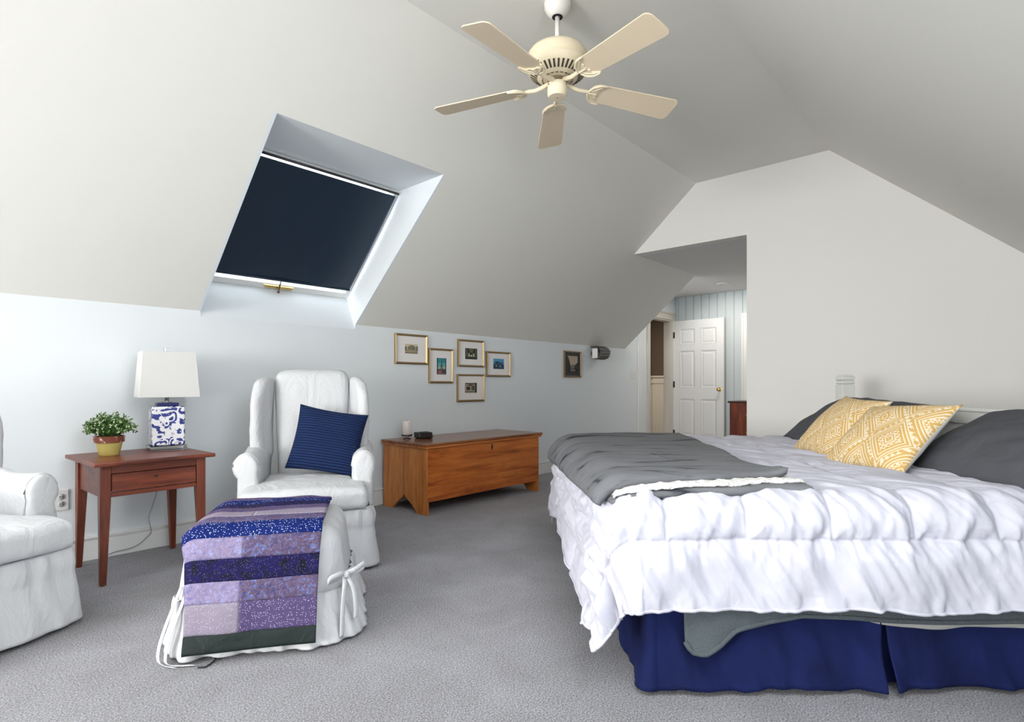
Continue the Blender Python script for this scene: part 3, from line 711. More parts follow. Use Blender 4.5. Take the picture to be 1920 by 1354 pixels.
b = MB(); b.box(-hx-.02, hx+.02, -hy-.022, -hy-.004, CZT-.042, CZT-.022).box(-hx-.02, -hx, -hy-.004, hy, CZT-.042, CZT-.022).box(hx, hx+.02, -hy-.004, hy, CZT-.042, CZT-.022); b.build('lid_moulding', M_CHEST, ch, bevel=.007, seg=3)
b = MB(); kx = on_y(922, 826, CY0).x-(CX0+CX1)/2; b.prism([(kx, -hy-.004, .455), (kx+.012, -hy-.004, .488), (kx, -hy-.004, .52), (kx-.012, -hy-.004, .488)], (0, -.003, 0)); b.build('escutcheon', mat('escutcheon_dark', (.03, .02, .015), .5), ch)
M_PEG = mat('peg_dark', (.05, .025, .01), .6); b = MB()
for i in range(6):
    for s in (-1, 1): b.lathe([(.004, 0), (.0035, .0012), (.0005, .0015)], 8, M=Matrix.Translation((s*(hx-.02), -hy-.004, .13+i*.066)) @ Matrix.Rotation(math.pi/2, 4, 'X'))
tag(b.build('pegs', M_PEG, ch), kind='stuff')
# candle in a glass stand
p = on_y(763, 806, CY1-.16)
e = empty('candle', (p.x, p.y, CZT), 0, 'white pillar candle in a glass stand on the chest', 'candle')
M_CLEAR = mat('clear_glass', (.95, .97, .97), .03, Transmission_Weight=1.0, IOR=1.45)
b = MB(); b.lathe([(.034, 0), (.036, .004), (.016, .010), (.014, .018), (.045, .028), (.05, .040), (.047, .040), (.042, .031), (.001, .026)], 28); b.build('glass_stand', M_CLEAR, e, True)
b = MB(); b.lathe([(.036, .0275), (.0385, .031), (.0385, .150), (.036, .155), (.012, .152), (.001, .150)], 28); smooth_angle(b.build('wax', mat('wax', (.78, .73, .69), .5, Subsurface_Weight=.2), e))
b = MB(); b.tube([(0, 0, .149), (.001, 0, .162)], .0015, 6); b.build('wick', M_DARK, e)
# clock radio
p = on_y(794, 811, CY1-.22)
e = empty('clock_radio', (p.x, p.y, CZT), R_(-14), 'small black clock radio beside the candle on the chest', 'clock')
M_BLACK = mat('black_plastic', (.008, .008, .009), .35)
V, Fc = rbox_v(.068, .055, .026, .012, 8); V[:, 1] += np.where(V[:, 2] > 0, .008, 0); V[:, 2] += .030
mesh('body', V, Fc, M_BLACK, e, True)
b = MB(); b.prism([(-.052, -.056, .012), (.052, -.056, .012), (.052, -.052, .046), (-.052, -.052, .046)], (0, -.002, 0)); b.build('display', mat('display', (.02, .006, .006), .1), e)
for i in range(3):
    b = MB(); b.box(-.04+i*.03, -.02+i*.03, -.015, .005, .055, .060); b.build('button', M_BLACK, e, bevel=.002)
for s in (-1, 1):
    b = MB(); b.box(s*.05-.008, s*.05+.008, -.04, .04, 0, .006); b.build('foot', M_BLACK, e)

# ------------------------------------------------------------------ side table with its things
M_TAB = wood('table_wood', (74, 30, 16), (118, 54, 32), (142, 74, 48), 'x', .35, .9, (175, 120, 85))
M_TABZ = wood('table_leg_wood', (70, 28, 15), (114, 52, 30), (138, 70, 45), 'z', .38, .9, (170, 115, 80))
TX, TY, TZ, TW, TD = .975, 3.765, .645, .59, .58
tb = empty('side_table', (TX, TY, 0), R_(2), 'small dark wooden side table with one drawer under the lamp', 'table')
b = MB(); b.box(-TW/2, TW/2, -TD/2, TD/2, TZ-.022, TZ); b.build('top', M_TAB, tb, bevel=.006, seg=3)
lw = .044; lx, ly = TW/2-.062, TD/2-.07
for sx_ in (-1, 1):
    for sy in (-1, 1):
        V = []
        for z, h in ((0, .014), (.43, .024), (TZ-.022, .024)):
            cx_, cy_ = sx_*(lx+.024-h), sy*(ly+.024-h)
            V += [(cx_-h, cy_-h, z), (cx_+h, cy_-h, z), (cx_+h, cy_+h, z), (cx_-h, cy_+h, z)]
        Fc = [(0, 3, 2, 1), (8, 9, 10, 11)]+[(i*4+k, i*4+(k+1) % 4, i*4+4+(k+1) % 4, i*4+4+k) for i in range(2) for k in range(4)]
        o = mesh('leg', V, Fc, M_TABZ, tb); m_ = o.modifiers.new('bevel', 'BEVEL'); m_.width = .003; m_.limit_method = 'ANGLE'
b = MB(); b.box(-lx+.024, lx-.024, -ly-.018, -ly+.004, .578, TZ-.022).box(-lx+.024, lx-.024, -ly-.018, -ly+.004, .455, .478); b.build('front_rail', M_TAB, tb, bevel=.002)
b = MB(); b.box(-lx+.028, lx-.028, -ly-.021, -ly+.002, .482, .574); dr = b.build('drawer', M_TAB, tb, bevel=.003)
b = MB(); b.lathe([(.009, 0), (.009, .002), (.004, .003), (.0005, .003)], 14, M=Matrix.Translation((.0, -ly-.021, .545)) @ Matrix.Rotation(math.pi/2, 4, 'X')); b.build('keyhole', mat('keyhole', (.06, .04, .02), .4, .6), dr)
for s in (-1, 1):
    b = MB(); b.box(s*lx-.012, s*lx+.012, -ly+.02, ly-.02, .455, TZ-.022); b.build('side_rail', M_TAB, tb)
b = MB(); b.box(-lx+.02, lx-.02, ly-.01, ly+.012, .455, TZ-.022); b.build('back_rail', M_TAB, tb)
# lamp
p = on_z(313, 839, TZ); p.y = min(p.y, TY+.13); p.x = on_y(313, 800, p.y).x
lp = empty('table_lamp', (p.x, p.y, TZ), R_(-7), 'blue and white ceramic table lamp with white rectangular shade', 'lamp')
M_CHINA = mat('china_blue', (.8, .8, .8), .12, spec=.6)
v = coords(M_CHINA); n1 = N(M_CHINA, 'ShaderNodeTexNoise'); n1.inputs['Scale'].default_value = 9; n1.inputs['Detail'].default_value = 1
link(M_CHINA, v, n1.inputs['Vector'])
va = N(M_CHINA, 'ShaderNodeVectorMath', operation='MULTIPLY_ADD'); link(M_CHINA, n1.outputs['Color'], va.inputs[0]); va.inputs[1].default_value = (.16, .16, .16); link(M_CHINA, v, va.inputs[2])
vo = N(M_CHINA, 'ShaderNodeTexVoronoi', feature='F1'); vo.inputs['Scale'].default_value = 13; link(M_CHINA, va.outputs[0], vo.inputs['Vector'])
wvx = math_n(M_CHINA, 'SINE', math_n(M_CHINA, 'MULTIPLY', vo.outputs['Distance'], 19.0))
line = ramp(M_CHINA, math_n(M_CHINA, 'ADD', math_n(M_CHINA, 'MULTIPLY', wvx, .5), .5), [(.0, (0, 0, 0)), (.40, (0, 0, 0)), (.48, (1, 1, 1))])
n2 = noise_n(M_CHINA, v, 26, 3, .6, .6); blob = ramp(M_CHINA, n2, [(.44, (0, 0, 0)), (.48, (1, 1, 1))])
fac = math_n(M_CHINA, 'MULTIPLY', line, math_n(M_CHINA, 'ADD', math_n(M_CHINA, 'MULTIPLY', blob, .85), .25))
setcol(M_CHINA, mix_c(M_CHINA, ramp(M_CHINA, fac, [(.3, (0, 0, 0)), (.5, (1, 1, 1))]), (.80, .80, .83), mix_c(M_CHINA, n2, (.004, .008, .13), (.03, .05, .30))))
M_CHROME = mat('chrome', (.7, .7, .7), .15, 1)
b = MB(); b.box(-.098, .098, -.075, .075, 0, .03); b.build('glass_base', M_CLEAR, lp, bevel=.004)
b = MB(); b.box(-.088, .088, -.062, .062, .030, .268); b.build('vase', M_CHINA, lp, bevel=.01, seg=4)
b = MB(); b.box(-.058, .058, -.045, .045, .268, .29); b.build('collar', mat('china_navy', (.006, .012, .12), .15), lp, bevel=.006, seg=3)
b = MB(); b.lathe([(.03, .29), (.03, .293), (.012, .296), (.012, .345), (.016, .347), (.016, .37), (.001, .372)], 20); b.build('stem', M_CHROME, lp, True)
def frust(w0, d0, w1, d1, z0, z1): return [(-w0, -d0, z0), (w0, -d0, z0), (w0, d0, z0), (-w0, d0, z0), (-w1, -d1, z1), (w1, -d1, z1), (w1, d1, z1), (-w1, d1, z1)]
V = frust(.158, .115, .138, .095, .325, .600)
M_SHADE = mat('shade_linen', (.62, .615, .60), .9, spec=.1, Subsurface_Weight=.0)
o = mesh('shade', V, [(0, 1, 5, 4), (1, 2, 6, 5), (2, 3, 7, 6), (3, 0, 4, 7)], M_SHADE, lp); s_ = o.modifiers.new('t', 'SOLIDIFY'); s_.thickness = .003
b = MB(); b.tube([(-.137, 0, .594), (.137, 0, .594)], .002, 6).tube([(0, -.094, .594), (0, .094, .594)], .002, 6).tube([(0, 0, .37), (0, 0, .60)], .003, 6); b.build('harp', M_CHROME, lp)
b = MB(); b.lathe([(.008, .598), (.008, .604), (.018, .605), (.018, .625), (.001, .626)], 18); b.build('finial', M_CLEAR, lp)
# cord
b = MB(); pts = [on_y(x, y, YW-.05) for x, y in [(297, 905), (293, 925), (287, 945), (281, 962), (279, 975), (282, 987), (283, 999), (275, 1008), (258, 1022)]]
pts += [on_y(240, 1029, YW-.035), on_y(215, 1035, YW-.03), on_y(190, 1046, YW-.03)]
pts[0:0] = [Vector((pts[0].x+.01, YW-.035, .62)), Vector((pts[0].x+.005, YW-.04, .5))]
pts = [Vector((q.x, q.y, max(q.z, .006))) for q in pts]
sm = []
for i in range(len(pts)-1):
    p0, p1, p2, p3 = pts[max(i-1, 0)], pts[i], pts[i+1], pts[min(i+2, len(pts)-1)]
    for k in range(6):
        u_ = k/6; sm.append(.5*((2*p1)+(p2-p0)*u_+(2*p0-5*p1+4*p2-p3)*u_*u_+(3*p1-p0-3*p2+p3)*u_**3))
sm.append(pts[-1])
b.tube(sm, .0032, 6); tag(b.build('lamp_cord', mat('cord_grey', (.32, .33, .34), .4), None, True), 'thin grey lamp cord hanging behind the side table', 'cord')
# potted plant
p = on_z(205, 853, TZ); pp = empty('potted_plant', (p.x, p.y, TZ), R_(20), 'small leafy plant in a yellow pot with terracotta rim', 'plant')
b = MB(); b.lathe([(.048, 0), (.05, .002), (.064, .075), (.001, .075)], 32); smooth_angle(b.build('pot', mat('pot_yellow', (.62, .52, .16), .45), pp))
M_RIM = mat('pot_rim', (.3, .08, .04), .7); v = coords(M_RIM, (1, 1, 1)); setcol(M_RIM, ramp(M_RIM, noise_n(M_RIM, v, 45, 3, .6), [(.50, (0.22, 0.055, 0.03)), (.58, (0.25, 0.07, 0.04)), (.62, (.68, .55, .5))], 'LINEAR'))
b = MB(); b.lathe([(.066, .072), (.073, .074), (.075, .108), (.069, .110), (.064, .100), (.001, .100)], 32); smooth_angle(b.build('pot_rim', M_RIM, pp))
M_LEAF = mat('leaf_green', (.07, .16, .03), .55); v = coords(M_LEAF); setcol(M_LEAF, ramp(M_LEAF, noise_n(M_LEAF, v, 55, 2), [(.3, (.022, .07, .014)), (.5, (.07, .17, .03)), (.72, (.22, .34, .10))]))
M_BUD = mat('flower_pale', (.62, .68, .48), .6)
lv, lf, st_, bd = [], [], MB(), MB()
for i in range(240):
    az = random.uniform(0, 2*math.pi); el = math.acos(random.uniform(.05, 1)); rad = random.uniform(.75, 1.05)
    tip = Vector((math.sin(el)*math.cos(az)*.128*rad, math.sin(el)*math.sin(az)*.128*rad, .105+.02+math.cos(el)*.115*rad))
    base = Vector((math.cos(az)*.03*math.sin(el), math.sin(az)*.03*math.sin(el), .10)); mid = base.lerp(tip, .5)+Vector((0, 0, .02))
    path = [base, mid, tip]; st_.tube(path, [.0016, .0012, .0008], 4)
    for k in range(11):
        u_ = .35+.65*k/10; c = base.lerp(mid, u_*2) if u_ < .5 else mid.lerp(tip, u_*2-1)
        dv = Vector((random.gauss(0, 1), random.gauss(0, 1), random.gauss(.2, .8))).normalized(); dv = (dv+(tip-base).normalized()*.4).normalized()
        sd = dv.cross(Vector((random.gauss(0, 1), random.gauss(0, 1), random.gauss(0, 1)))).normalized()
        L_ = random.uniform(.011, .020); k0 = len(lv)
        lv += [c, c+dv*L_*.5+sd*L_*.28, c+dv*L_, c+dv*L_*.5-sd*L_*.28]; lf.append((k0, k0+1, k0+2, k0+3))
    if random.random() < .45:
        for q in range(3):
            c = tip+Vector((random.gauss(0, .004), random.gauss(0, .004), random.gauss(0, .004))); bd.lathe([(.0005, -.004), (.0035, -.001), (.0035, .002), (.0005, .004)], 5, tuple(c))
tag(mesh('foliage', lv, lf, M_LEAF, pp), kind='stuff'); tag(st_.build('stems', M_LEAF, pp), kind='stuff'); tag(bd.build('flowers', M_BUD, pp), kind='stuff')

# ------------------------------------------------------------------ slipcovered wing chairs
M_SLIP = fabric('slipcover_white', (0.565, 0.57, 0.585), .85, .55, 8, .10, (1, 1, .6))
def ring_skirt(name, hx_, hy_, cr, z0, z1, flare, parent, m_, seed, amp=.016, freq=7, top_in=0.0, nz=26, open_at=None, n=360):
    """gathered skirt hanging round a rounded rectangle; returns the object"""
    per = []; straight = [(hx_-cr)*2, (hy_-cr)*2]; arc = math.pi/2*cr
    L = 2*(straight[0]+straight[1])+4*arc
    for s in np.linspace(0, L, n, endpoint=False):
        q = s
        segs = [(straight[0], (-(hx_-cr), -hy_), (1, 0), (0, -1)), (arc, (hx_-cr, -(hy_-cr)), -90, None), (straight[1], (hx_, -(hy_-cr)), (0, 1), (1, 0)), (arc, (hx_-cr, hy_-cr), 0, None),
                (straight[0], (hx_-cr, hy_), (-1, 0), (0, 1)), (arc, (-(hx_-cr), hy_-cr), 90, None), (straight[1], (-hx_, hy_-cr), (0, -1), (-1, 0)), (arc, (-(hx_-cr), -(hy_-cr)), 180, None)]
        for ln, c, dr_, nn in segs:
            if q <= ln:
                if nn is None:
                    a_ = R_(dr_)+q/cr; per.append((c[0]+cr*math.cos(a_), c[1]+cr*math.sin(a_), math.cos(a_), math.sin(a_), s))
                else: per.append((c[0]+dr_[0]*q, c[1]+dr_[1]*q, nn[0], nn[1], s))
                break
            q -= ln
    per = np.array(per); t = np.linspace(0, 1, nz); Sx = per[:, 4][:, None]
    ang = Sx/L*2*math.pi; cs, sn = np.cos(ang)*L/6.28, np.sin(ang)*L/6.28
    gath = .020*vn(cs*24+seed, sn*24, seed)*np.exp(-((t-.12)/.28)**2)
    fold = amp*(vn(cs*freq+seed, sn*freq, t*1.0+seed)+.5*vn(cs*freq*2.1, sn*freq*2.1, t*1.3+seed))*t**.8
    o_ = -top_in*(1-t)**2+flare*t**1.15+gath+fold+.012*np.sin(np.pi*np.minimum(t*3, 1))
    zz = z0+(z1-z0)*t+(.008*vn(cs*5, sn*5, seed))*t
    P = np.stack([per[:, 0][:, None]+per[:, 2][:, None]*o_, per[:, 1][:, None]+per[:, 3][:, None]*o_, zz+0*o_], -1)
    return grid(name, P, m_, parent, .003, closed_u=True)
def wing_chair(c, yaw, label, seed=0):
    e = empty('wing_chair', cam2room(c[0], c[1]), CAMROT+yaw, label, 'chair', 'white slipcovered chairs'); e.scale = (.88, 1, 1)
    # frame under the seat
    rbox('seat_frame', (0, .02, .25), (.385, .345, .13), .04, M_SLIP, e, 10, lump=.004)
    # seat cushion, wider in front of the arms
    def tee(V):
        V = V.copy(); k = 1-.235*sstep(-.14, -.06, V[:, 1]); V[:, 0] *= k
        V[:, 2] += np.where(V[:, 2] > 0, .022*(1-(V[:, 0]/.38)**2)*(1-(V[:, 1]/.34)**2), 0)
        V[:, 2] -= .012*sstep(-.15, -.33, V[:, 1])*np.abs(V[:, 0]/.36)
        V[:, 1] += -.02*(1-(V[:, 0]/.38)**2)*(V[:, 1] < -.2)
        return V
    rbox('seat_cushion', (0, -.09, .405), (.39, .335, .062), .045, M_SLIP, e, 22, tee, .006, 9, seed)
    # arms: rolled top
    for s in (-1, 1):
        prof = [(.295, .14), (.295, .30), (.292, .46)]
        for k in range(13):
            a_ = R_(200-k*20); prof.append((.368+.080*math.cos(a_), .565+.080*math.sin(a_)))
        prof += [(.435, .44), (.425, .30), (.42, .14)]
        prof = np.array(prof); cc = np.array([.362, .52]); rings = []
        ys_ = [-.232, -.228, -.218, -.20]+list(np.linspace(-.17, .30, 16)); sc = [.55, .80, .93, .985]+[1]*16
        for y, k in zip(ys_, sc):
            q = cc+(prof-cc)*np.array([k, min(1, k+.05)]); q[prof[:, 1] < .31] = prof[prof[:, 1] < .31]
            drop = .03*sstep(-.05, .30, y)
            rings.append(np.stack([s*q[:, 0], np.full(len(q), y), q[:, 1]+drop*(q[:, 1] > .4)], -1))
        P = np.array(rings); nv = vn(P[..., 0]*14+seed, P[..., 1]*10, P[..., 2]*14+s)+.6*vn(P[..., 0]*30, P[..., 1]*22, P[..., 2]*30+seed)
        P[..., 0] += .007*nv*s; P[..., 2] += .006*nv
        nr, npf = P.shape[:2]; V = P.reshape(-1, 3); Fc = [(i*npf+k, i*npf+k+1, (i+1)*npf+k+1, (i+1)*npf+k) for i in range(nr-1) for k in range(npf-1)]
        Fc += [tuple(range(npf)), tuple(range((nr-1)*npf, nr*npf))[::-1]]
        ob = mesh('arm', V, Fc, M_SLIP, e, True)
        b = MB(); b.tube([(p_[0]*1.0, p_[1]-.004, p_[2]) for p_ in P[3][2:-2]], .005, 6); b.build('piping', M_SLIP, ob, True)
    # back
    def bk(V):
        V = V.copy(); zz = V[:, 2]; k = sstep(-.36, .36, zz)
        V[:, 2] += .035*(1-(V[:, 0]/.30)**4)*sstep(.0, .36, zz)
        V[:, 0] *= .90+.14*k
        V[:, 1] += .19*(zz+.36)-.02*(1-(V[:, 0]/.3)**2)*(V[:, 1] < 0)
        return V
    rbox('backrest', (0, .255, .755), (.265, .075, .36), .06, M_SLIP, e, 22, bk, .004, 6, seed+3)
    # wings
    for s in (-1, 1):
        def wg(V):
            V = V.copy(); zz = V[:, 2]; k = (zz+.25)/.5
            V[:, 1] *= .80+.30*np.sin(np.pi*np.clip(k*.9+.05, 0, 1)); V[:, 1] += .19*(zz+.25)
            V[:, 0] += s*(.055*sstep(.05, -.12, V[:, 1]-.19*(zz+.25))+.01*np.sin(k*3))
            V[:, 2] -= .035*sstep(.0, -.12, V[:, 1]-.19*(zz+.25))*sstep(.1, .25, zz)
            return V
        rbox('wing', (s*.312, .185, .835), (.042, .115, .262), .04, M_SLIP, e, 18, wg, .006, 11, seed+s*4)
    ring_skirt('skirt', .405, .395, .05, .335, .018, .055, e, M_SLIP, seed+1.5, .022, 8)
    q_ = [(x_, y_) for x_, y_ in [(.37, -.385), (.40, -.35), (.40, .35), (.37, .385), (-.37, .385), (-.40, .35), (-.40, -.35), (-.37, -.385), (.37, -.385)]]
    b = MB(); b.tube([(x_*1.012, y_*1.012, .338) for x_, y_ in q_], .006, 6); b.build('piping', M_SLIP, e, True)
    for sx_ in (-1, 1):
        for sy in (-1, 1):
            b = MB(); b.tube([(sx_*.33, sy*.30, 0), (sx_*.33, sy*.30, .14)], [.014, .024], 10); b.build('leg', mat('dark_wood', (.035, .012, .006), .3), e, True)
    return e
wc1 = wing_chair((-1.265, 3.49), R_(16.3), 'white slipcovered wing chair holding the navy cushion', 2.0)
wc2 = wing_chair((-2.41, 2.265), R_(71.4), 'white slipcovered armchair cut off by the left edge of view', 7.0)
# navy cushion on the wing chair
M_RIB = mat('ribbed_navy', (0.010, 0.024, 0.085), .85, spec=.15)
v = coords(M_RIB); wv_ = N(M_RIB, 'ShaderNodeTexWave', bands_direction='Y'); wv_.inputs['Scale'].default_value = 19; wv_.inputs['Distortion'].default_value = .25; wv_.inputs['Detail Scale'].default_value = 6
link(M_RIB, v, wv_.inputs['Vector']); bump(M_RIB, wv_.outputs['Fac'], .9, .006)
setcol(M_RIB, ramp(M_RIB, wv_.outputs['Fac'], [(.2, (0.006, 0.012, 0.040)), (.6, (0.012, 0.030, 0.105))]))
up = cam2room(-.28*.34, .96*.34, 0); up.z = .94
Mc = frame(cam2room(-1.165, 3.54, .690), cam2room(.96, .28, 0), up) @ Matrix.Rotation(R_(-11), 4, 'Z')
tag(pillow('throw_cushion', .43, .42, .14, M_RIB, Mc, 40, .07, 4.0, .003), 'navy ribbed square cushion leaning in the wing chair', 'cushion')

# ------------------------------------------------------------------ ottoman and patchwork quilt
OC, OYAW = (-1.075, 2.53), R_(14)
ot = empty('ottoman', cam2room(*OC), CAMROT+OYAW, 'white slipcovered ottoman with tied ribbon corners under the quilt', 'ottoman')
OH = (.205, .205); OR_, OZ, OFL = .095, .45, .12
def ott_ring(s0, s1, ns, z_fold=0, seed=0, inner=False, n=280):
    th_ = np.linspace(0, 2*math.pi, n, endpoint=False); cosn, sinn = np.cos(th_), np.sin(th_)
    # walk the perimeter: corner arcs get a quarter turn each
    pts = []
    for a_ in th_:
        qd = int(a_//(math.pi/2)); fr_ = (a_-qd*math.pi/2)/(math.pi/2)
        cs = [(OH[0], OH[1]), (-OH[0], OH[1]), (-OH[0], -OH[1]), (OH[0], -OH[1])]
        c0 = cs[qd]; c1 = cs[(qd+1) % 4]; an0 = qd*math.pi/2
        if fr_ < .4: k = fr_/.4; pts.append((c0[0], c0[1], math.cos(an0+k*math.pi/2), math.sin(an0+k*math.pi/2)))
        else: k = (fr_-.4)/.6; pts.append((c0[0]+(c1[0]-c0[0])*k, c0[1]+(c1[1]-c0[1])*k, math.cos(an0+math.pi/2), math.sin(an0+math.pi/2)))
    pts = np.array(pts); s = np.linspace(s0, s1, ns); q = math.pi*OR_/2
    out = np.where(s < q, OR_*np.sin(np.minimum(s, q)/OR_), OR_+OFL*(s-q)); drop = np.where(s < q, OR_*(1-np.cos(np.minimum(s, q)/OR_)), OR_+(s-q))
    t = (s-s0)/(s1-s0)
    if z_fold:
        fo = z_fold*(vn(pts[:, :1]*16+pts[:, 2:3]*2.6+seed, pts[:, 1:2]*16+pts[:, 3:4]*2.6, t*.8)+.5*vn(pts[:, :1]*36+pts[:, 2:3]*6+seed, pts[:, 1:2]*36+pts[:, 3:4]*6, t*1.2+seed))*t**.7
        fo = fo+.014*vn(pts[:, :1]*60+pts[:, 2:3]*12, pts[:, 1:2]*60+pts[:, 3:4]*12, seed)*np.exp(-((t-.1)/.2)**2)+.012+.035*t
    else: fo = .003*vn(pts[:, :1]*14+pts[:, 2:3]*2, pts[:, 1:2]*14+pts[:, 3:4]*2, s*12)
    return np.stack([pts[:, :1]+pts[:, 2:3]*(out+fo), pts[:, 1:2]+pts[:, 3:4]*(out+fo), OZ-drop+0*fo], -1)
P = ott_ring(0, .33, 30)
base = P[:, 0, :].copy(); ctr = np.array([0, 0, OZ+.012]); inner = np.array([[ctr+(q-ctr)*k+np.array([0, 0, .012*(1-k)*0]) for k in np.linspace(0.02, 1, 8)] for q in base])
grid('cover', np.concatenate([inner[:, :-1], P], 1), M_SLIP, ot, .004, closed_u=True)
ring_k = ott_ring(.30, .492, 24, .022, 3.0); grid('skirt', ring_k, M_SLIP, ot, .003, closed_u=True)
M_FOOT = mat('dark_wood_foot', (.03, .008, .005), .2)
for sx_ in (-1, 1):
    for sy in (-1, 1):
        b = MB(); b.lathe([(.012, 0), (.024, .008), (.030, .025), (.026, .045), (.018, .06), (.022, .16)], 16, (sx_*(OH[0]+.055), sy*(OH[1]+.055), 0)); b.build('foot', M_FOOT, ot, True)
# ribbons
def ribbon(pts, w_, wd, parent, name='ribbon', m_=None):
    pts = [Vector(p) for p in pts]; sm = []
    for i in range(len(pts)-1):
        p0, p1, p2, p3 = pts[max(i-1, 0)], pts[i], pts[i+1], pts[min(i+2, len(pts)-1)]
        for k in range(8):
            u_ = k/8; sm.append(.5*((2*p1)+(p2-p0)*u_+(2*p0-5*p1+4*p2-p3)*u_*u_+(3*p1-p0-3*p2+p3)*u_**3))
    sm.append(pts[-1]); wd = Vector(wd).normalized()*w_/2
    P = np.array([[tuple(p-wd), tuple(p), tuple(p+wd)] for p in sm]); return grid(name, P, m_ or M_SLIP, parent, .0015)
cxr, cyr = OH[0]+OR_*.72+.055, -(OH[1]+OR_*.72+.055)
kz_ = .27
nrm = Vector((.55, -.83, 0)); tan = Vector((.83, .55, 0)); K = Vector((cxr-.008, cyr+.008, kz_))
for s in (-1, 1):
    ribbon([K, K+tan*s*.03+nrm*.02+Vector((0, 0, .012)), K+tan*s*.075+nrm*.02+Vector((0, 0, .016+.012*s)), K+tan*s*.08+nrm*.012+Vector((0, 0, .000+.012*s)), K+tan*s*.03+nrm*.006+Vector((0, 0, -.006)), K], .022, (0, 0, 1), ot, 'bow_loop')
    ribbon([K, K+tan*s*.02+nrm*.03+Vector((0, 0, -.05)), K+tan*s*.03+nrm*.035+Vector((0, 0, -.13)), K+tan*s*.032+nrm*.03+Vector((0, 0, -.21+.03*s))], .02, tan, ot, 'ribbon_tail')
V, Fc = rbox_v(.012, .012, .012, .008, 4); mesh('bow_knot', V+np.array(K+nrm*.012), Fc, M_SLIP, ot, True)
for s in (0, 1):
    K2 = Vector((-.292+.03*s, -.292-.012*s, .26))
    ribbon([K2, K2+Vector((-.022, -.024, -.07)), K2+Vector((-.046, -.050, -.15)), K2+Vector((-.060, -.066, -.225)), K2+Vector((-.04, -.095, -.252)), K2+Vector((.02+.03*s, -.13+.02*s, -.255))], .018, (.75, -.66, 0), ot, 'ribbon_tail')

# quilt
def dots(name, bg, fg, sc, size=.30, bg2=None):
    m = mat(name, bg, .85, spec=.1); v = coords(m); vo = N(m, 'ShaderNodeTexVoronoi', feature='F1'); vo.inputs['Scale'].default_value = sc; vo.inputs['Randomness'].default_value = .75
    link(m, v, vo.inputs['Vector']); d_ = ramp(m, vo.outputs['Distance'], [(size, (1, 1, 1)), (size+.06, (0, 0, 0))])
    base_ = mix_c(m, noise_n(m, v, 9, 3), bg, bg2 or bg); setcol(m, mix_c(m, d_, base_, fg)); bump(m, noise_n(m, v, 40, 3), .25, .008); return m
def mottle(name, cols, sc=40):
    m = mat(name, cols[0], .85, spec=.1); v = coords(m); f1 = noise_n(m, v, sc, 5, .75, .5)
    n_ = len(cols); c = ramp(m, f1, [(.30+.40*i/(n_-1), q) for i, q in enumerate(cols)])
    vo = N(m, 'ShaderNodeTexVoronoi', feature='F1'); vo.inputs['Scale'].default_value = 150; link(m, v, vo.inputs['Vector'])
    sp = ramp(m, vo.outputs['Distance'], [(.14, (1, 1, 1)), (.20, (0, 0, 0))])
    setcol(m, mix_c(m, math_n(m, 'MULTIPLY', sp, .3), c, (.62, .62, .80))); bump(m, noise_n(m, v, 40, 3), .25, .008); return m
Q_NAVY = dots('quilt_navy_dots', (0.004, 0.010, 0.085), (.50, .53, .68), 120, .20, (0.007, 0.018, 0.125))
Q_LIL = dots('quilt_lilac_dots', (0.20, 0.17, 0.235), (.42, .39, .46), 150, .20, (.26, .23, .28))
Q_PUR = dots('quilt_purple_dots', (0.075, 0.055, 0.135), (.45, .41, .52), 150, .20)
Q_PINK = dots('quilt_pink_grey', (0.25, 0.21, 0.26), (.40, .36, .42), 160, .20, (.21, .18, .24))
Q_MOT = mottle('quilt_mottled_blue', [(.02, .02, .06), (.05, .06, .18), (.12, .065, .075), (.09, .13, .32), (.22, .26, .44)], 60)
Q_MOT2 = mottle('quilt_mottled_lilac', [(.09, .08, .18), (.16, .16, .32), (.24, .18, .26), (.23, .24, .43), (.33, .33, .48)], 60)
Q_DARK = mottle('quilt_indigo', [(.004, .004, .010), (.010, .009, .022), (.014, .011, .075), (.010, .010, .022), (.024, .018, .12)], 14)
Q_BRN = mottle('quilt_purple_brown', [(.02, .014, .04), (.055, .04, .11), (.10, .08, .17), (.08, .04, .06), (.12, .10, .20)], 30)
Q_GRN = fabric('quilt_binding_green', (0.012, 0.020, 0.019), .6, .3, 12)
ql = empty('quilt', cam2room(OC[0], OC[1]), CAMROT+OYAW, 'blue and purple striped patchwork quilt draped over the ottoman', 'quilt')
QW = .545; qx0, qx1 = -.315, -.315+QW
QB = OH[1]+.055                          # back end of the quilt
QV = [0, .07, .15, .23, .31, .395, .48, .56, .635, .715, .79, .895, .956]
QF = [Q_BRN, Q_NAVY, Q_DARK, Q_BRN, (Q_PINK, Q_LIL), Q_MOT, Q_NAVY, (Q_MOT2, Q_MOT), Q_DARK, (Q_MOT2, Q_MOT), (Q_LIL, Q_PUR), Q_GRN]
def quilt_pos(xq, v_):
    bq = QB-v_                            # unfolded position in the ottoman's y
    P, Nn, rho = drape(xq, bq, (-OH[0], OH[0], -OH[1], OH[1]), OR_+.012, OZ+.024, .31, 3.0)
    # the side overhang stays on the top plane's curve while the front drops
    front = sstep(0, .1, -OH[1]-bq)
    wob = .006*vn(xq*9, v_*7, 5.0)+.010*vn(xq*5, v_*3, 6.0)*front*sstep(.5, .9, v_)
    return P+Nn*(.010+wob)[..., None]
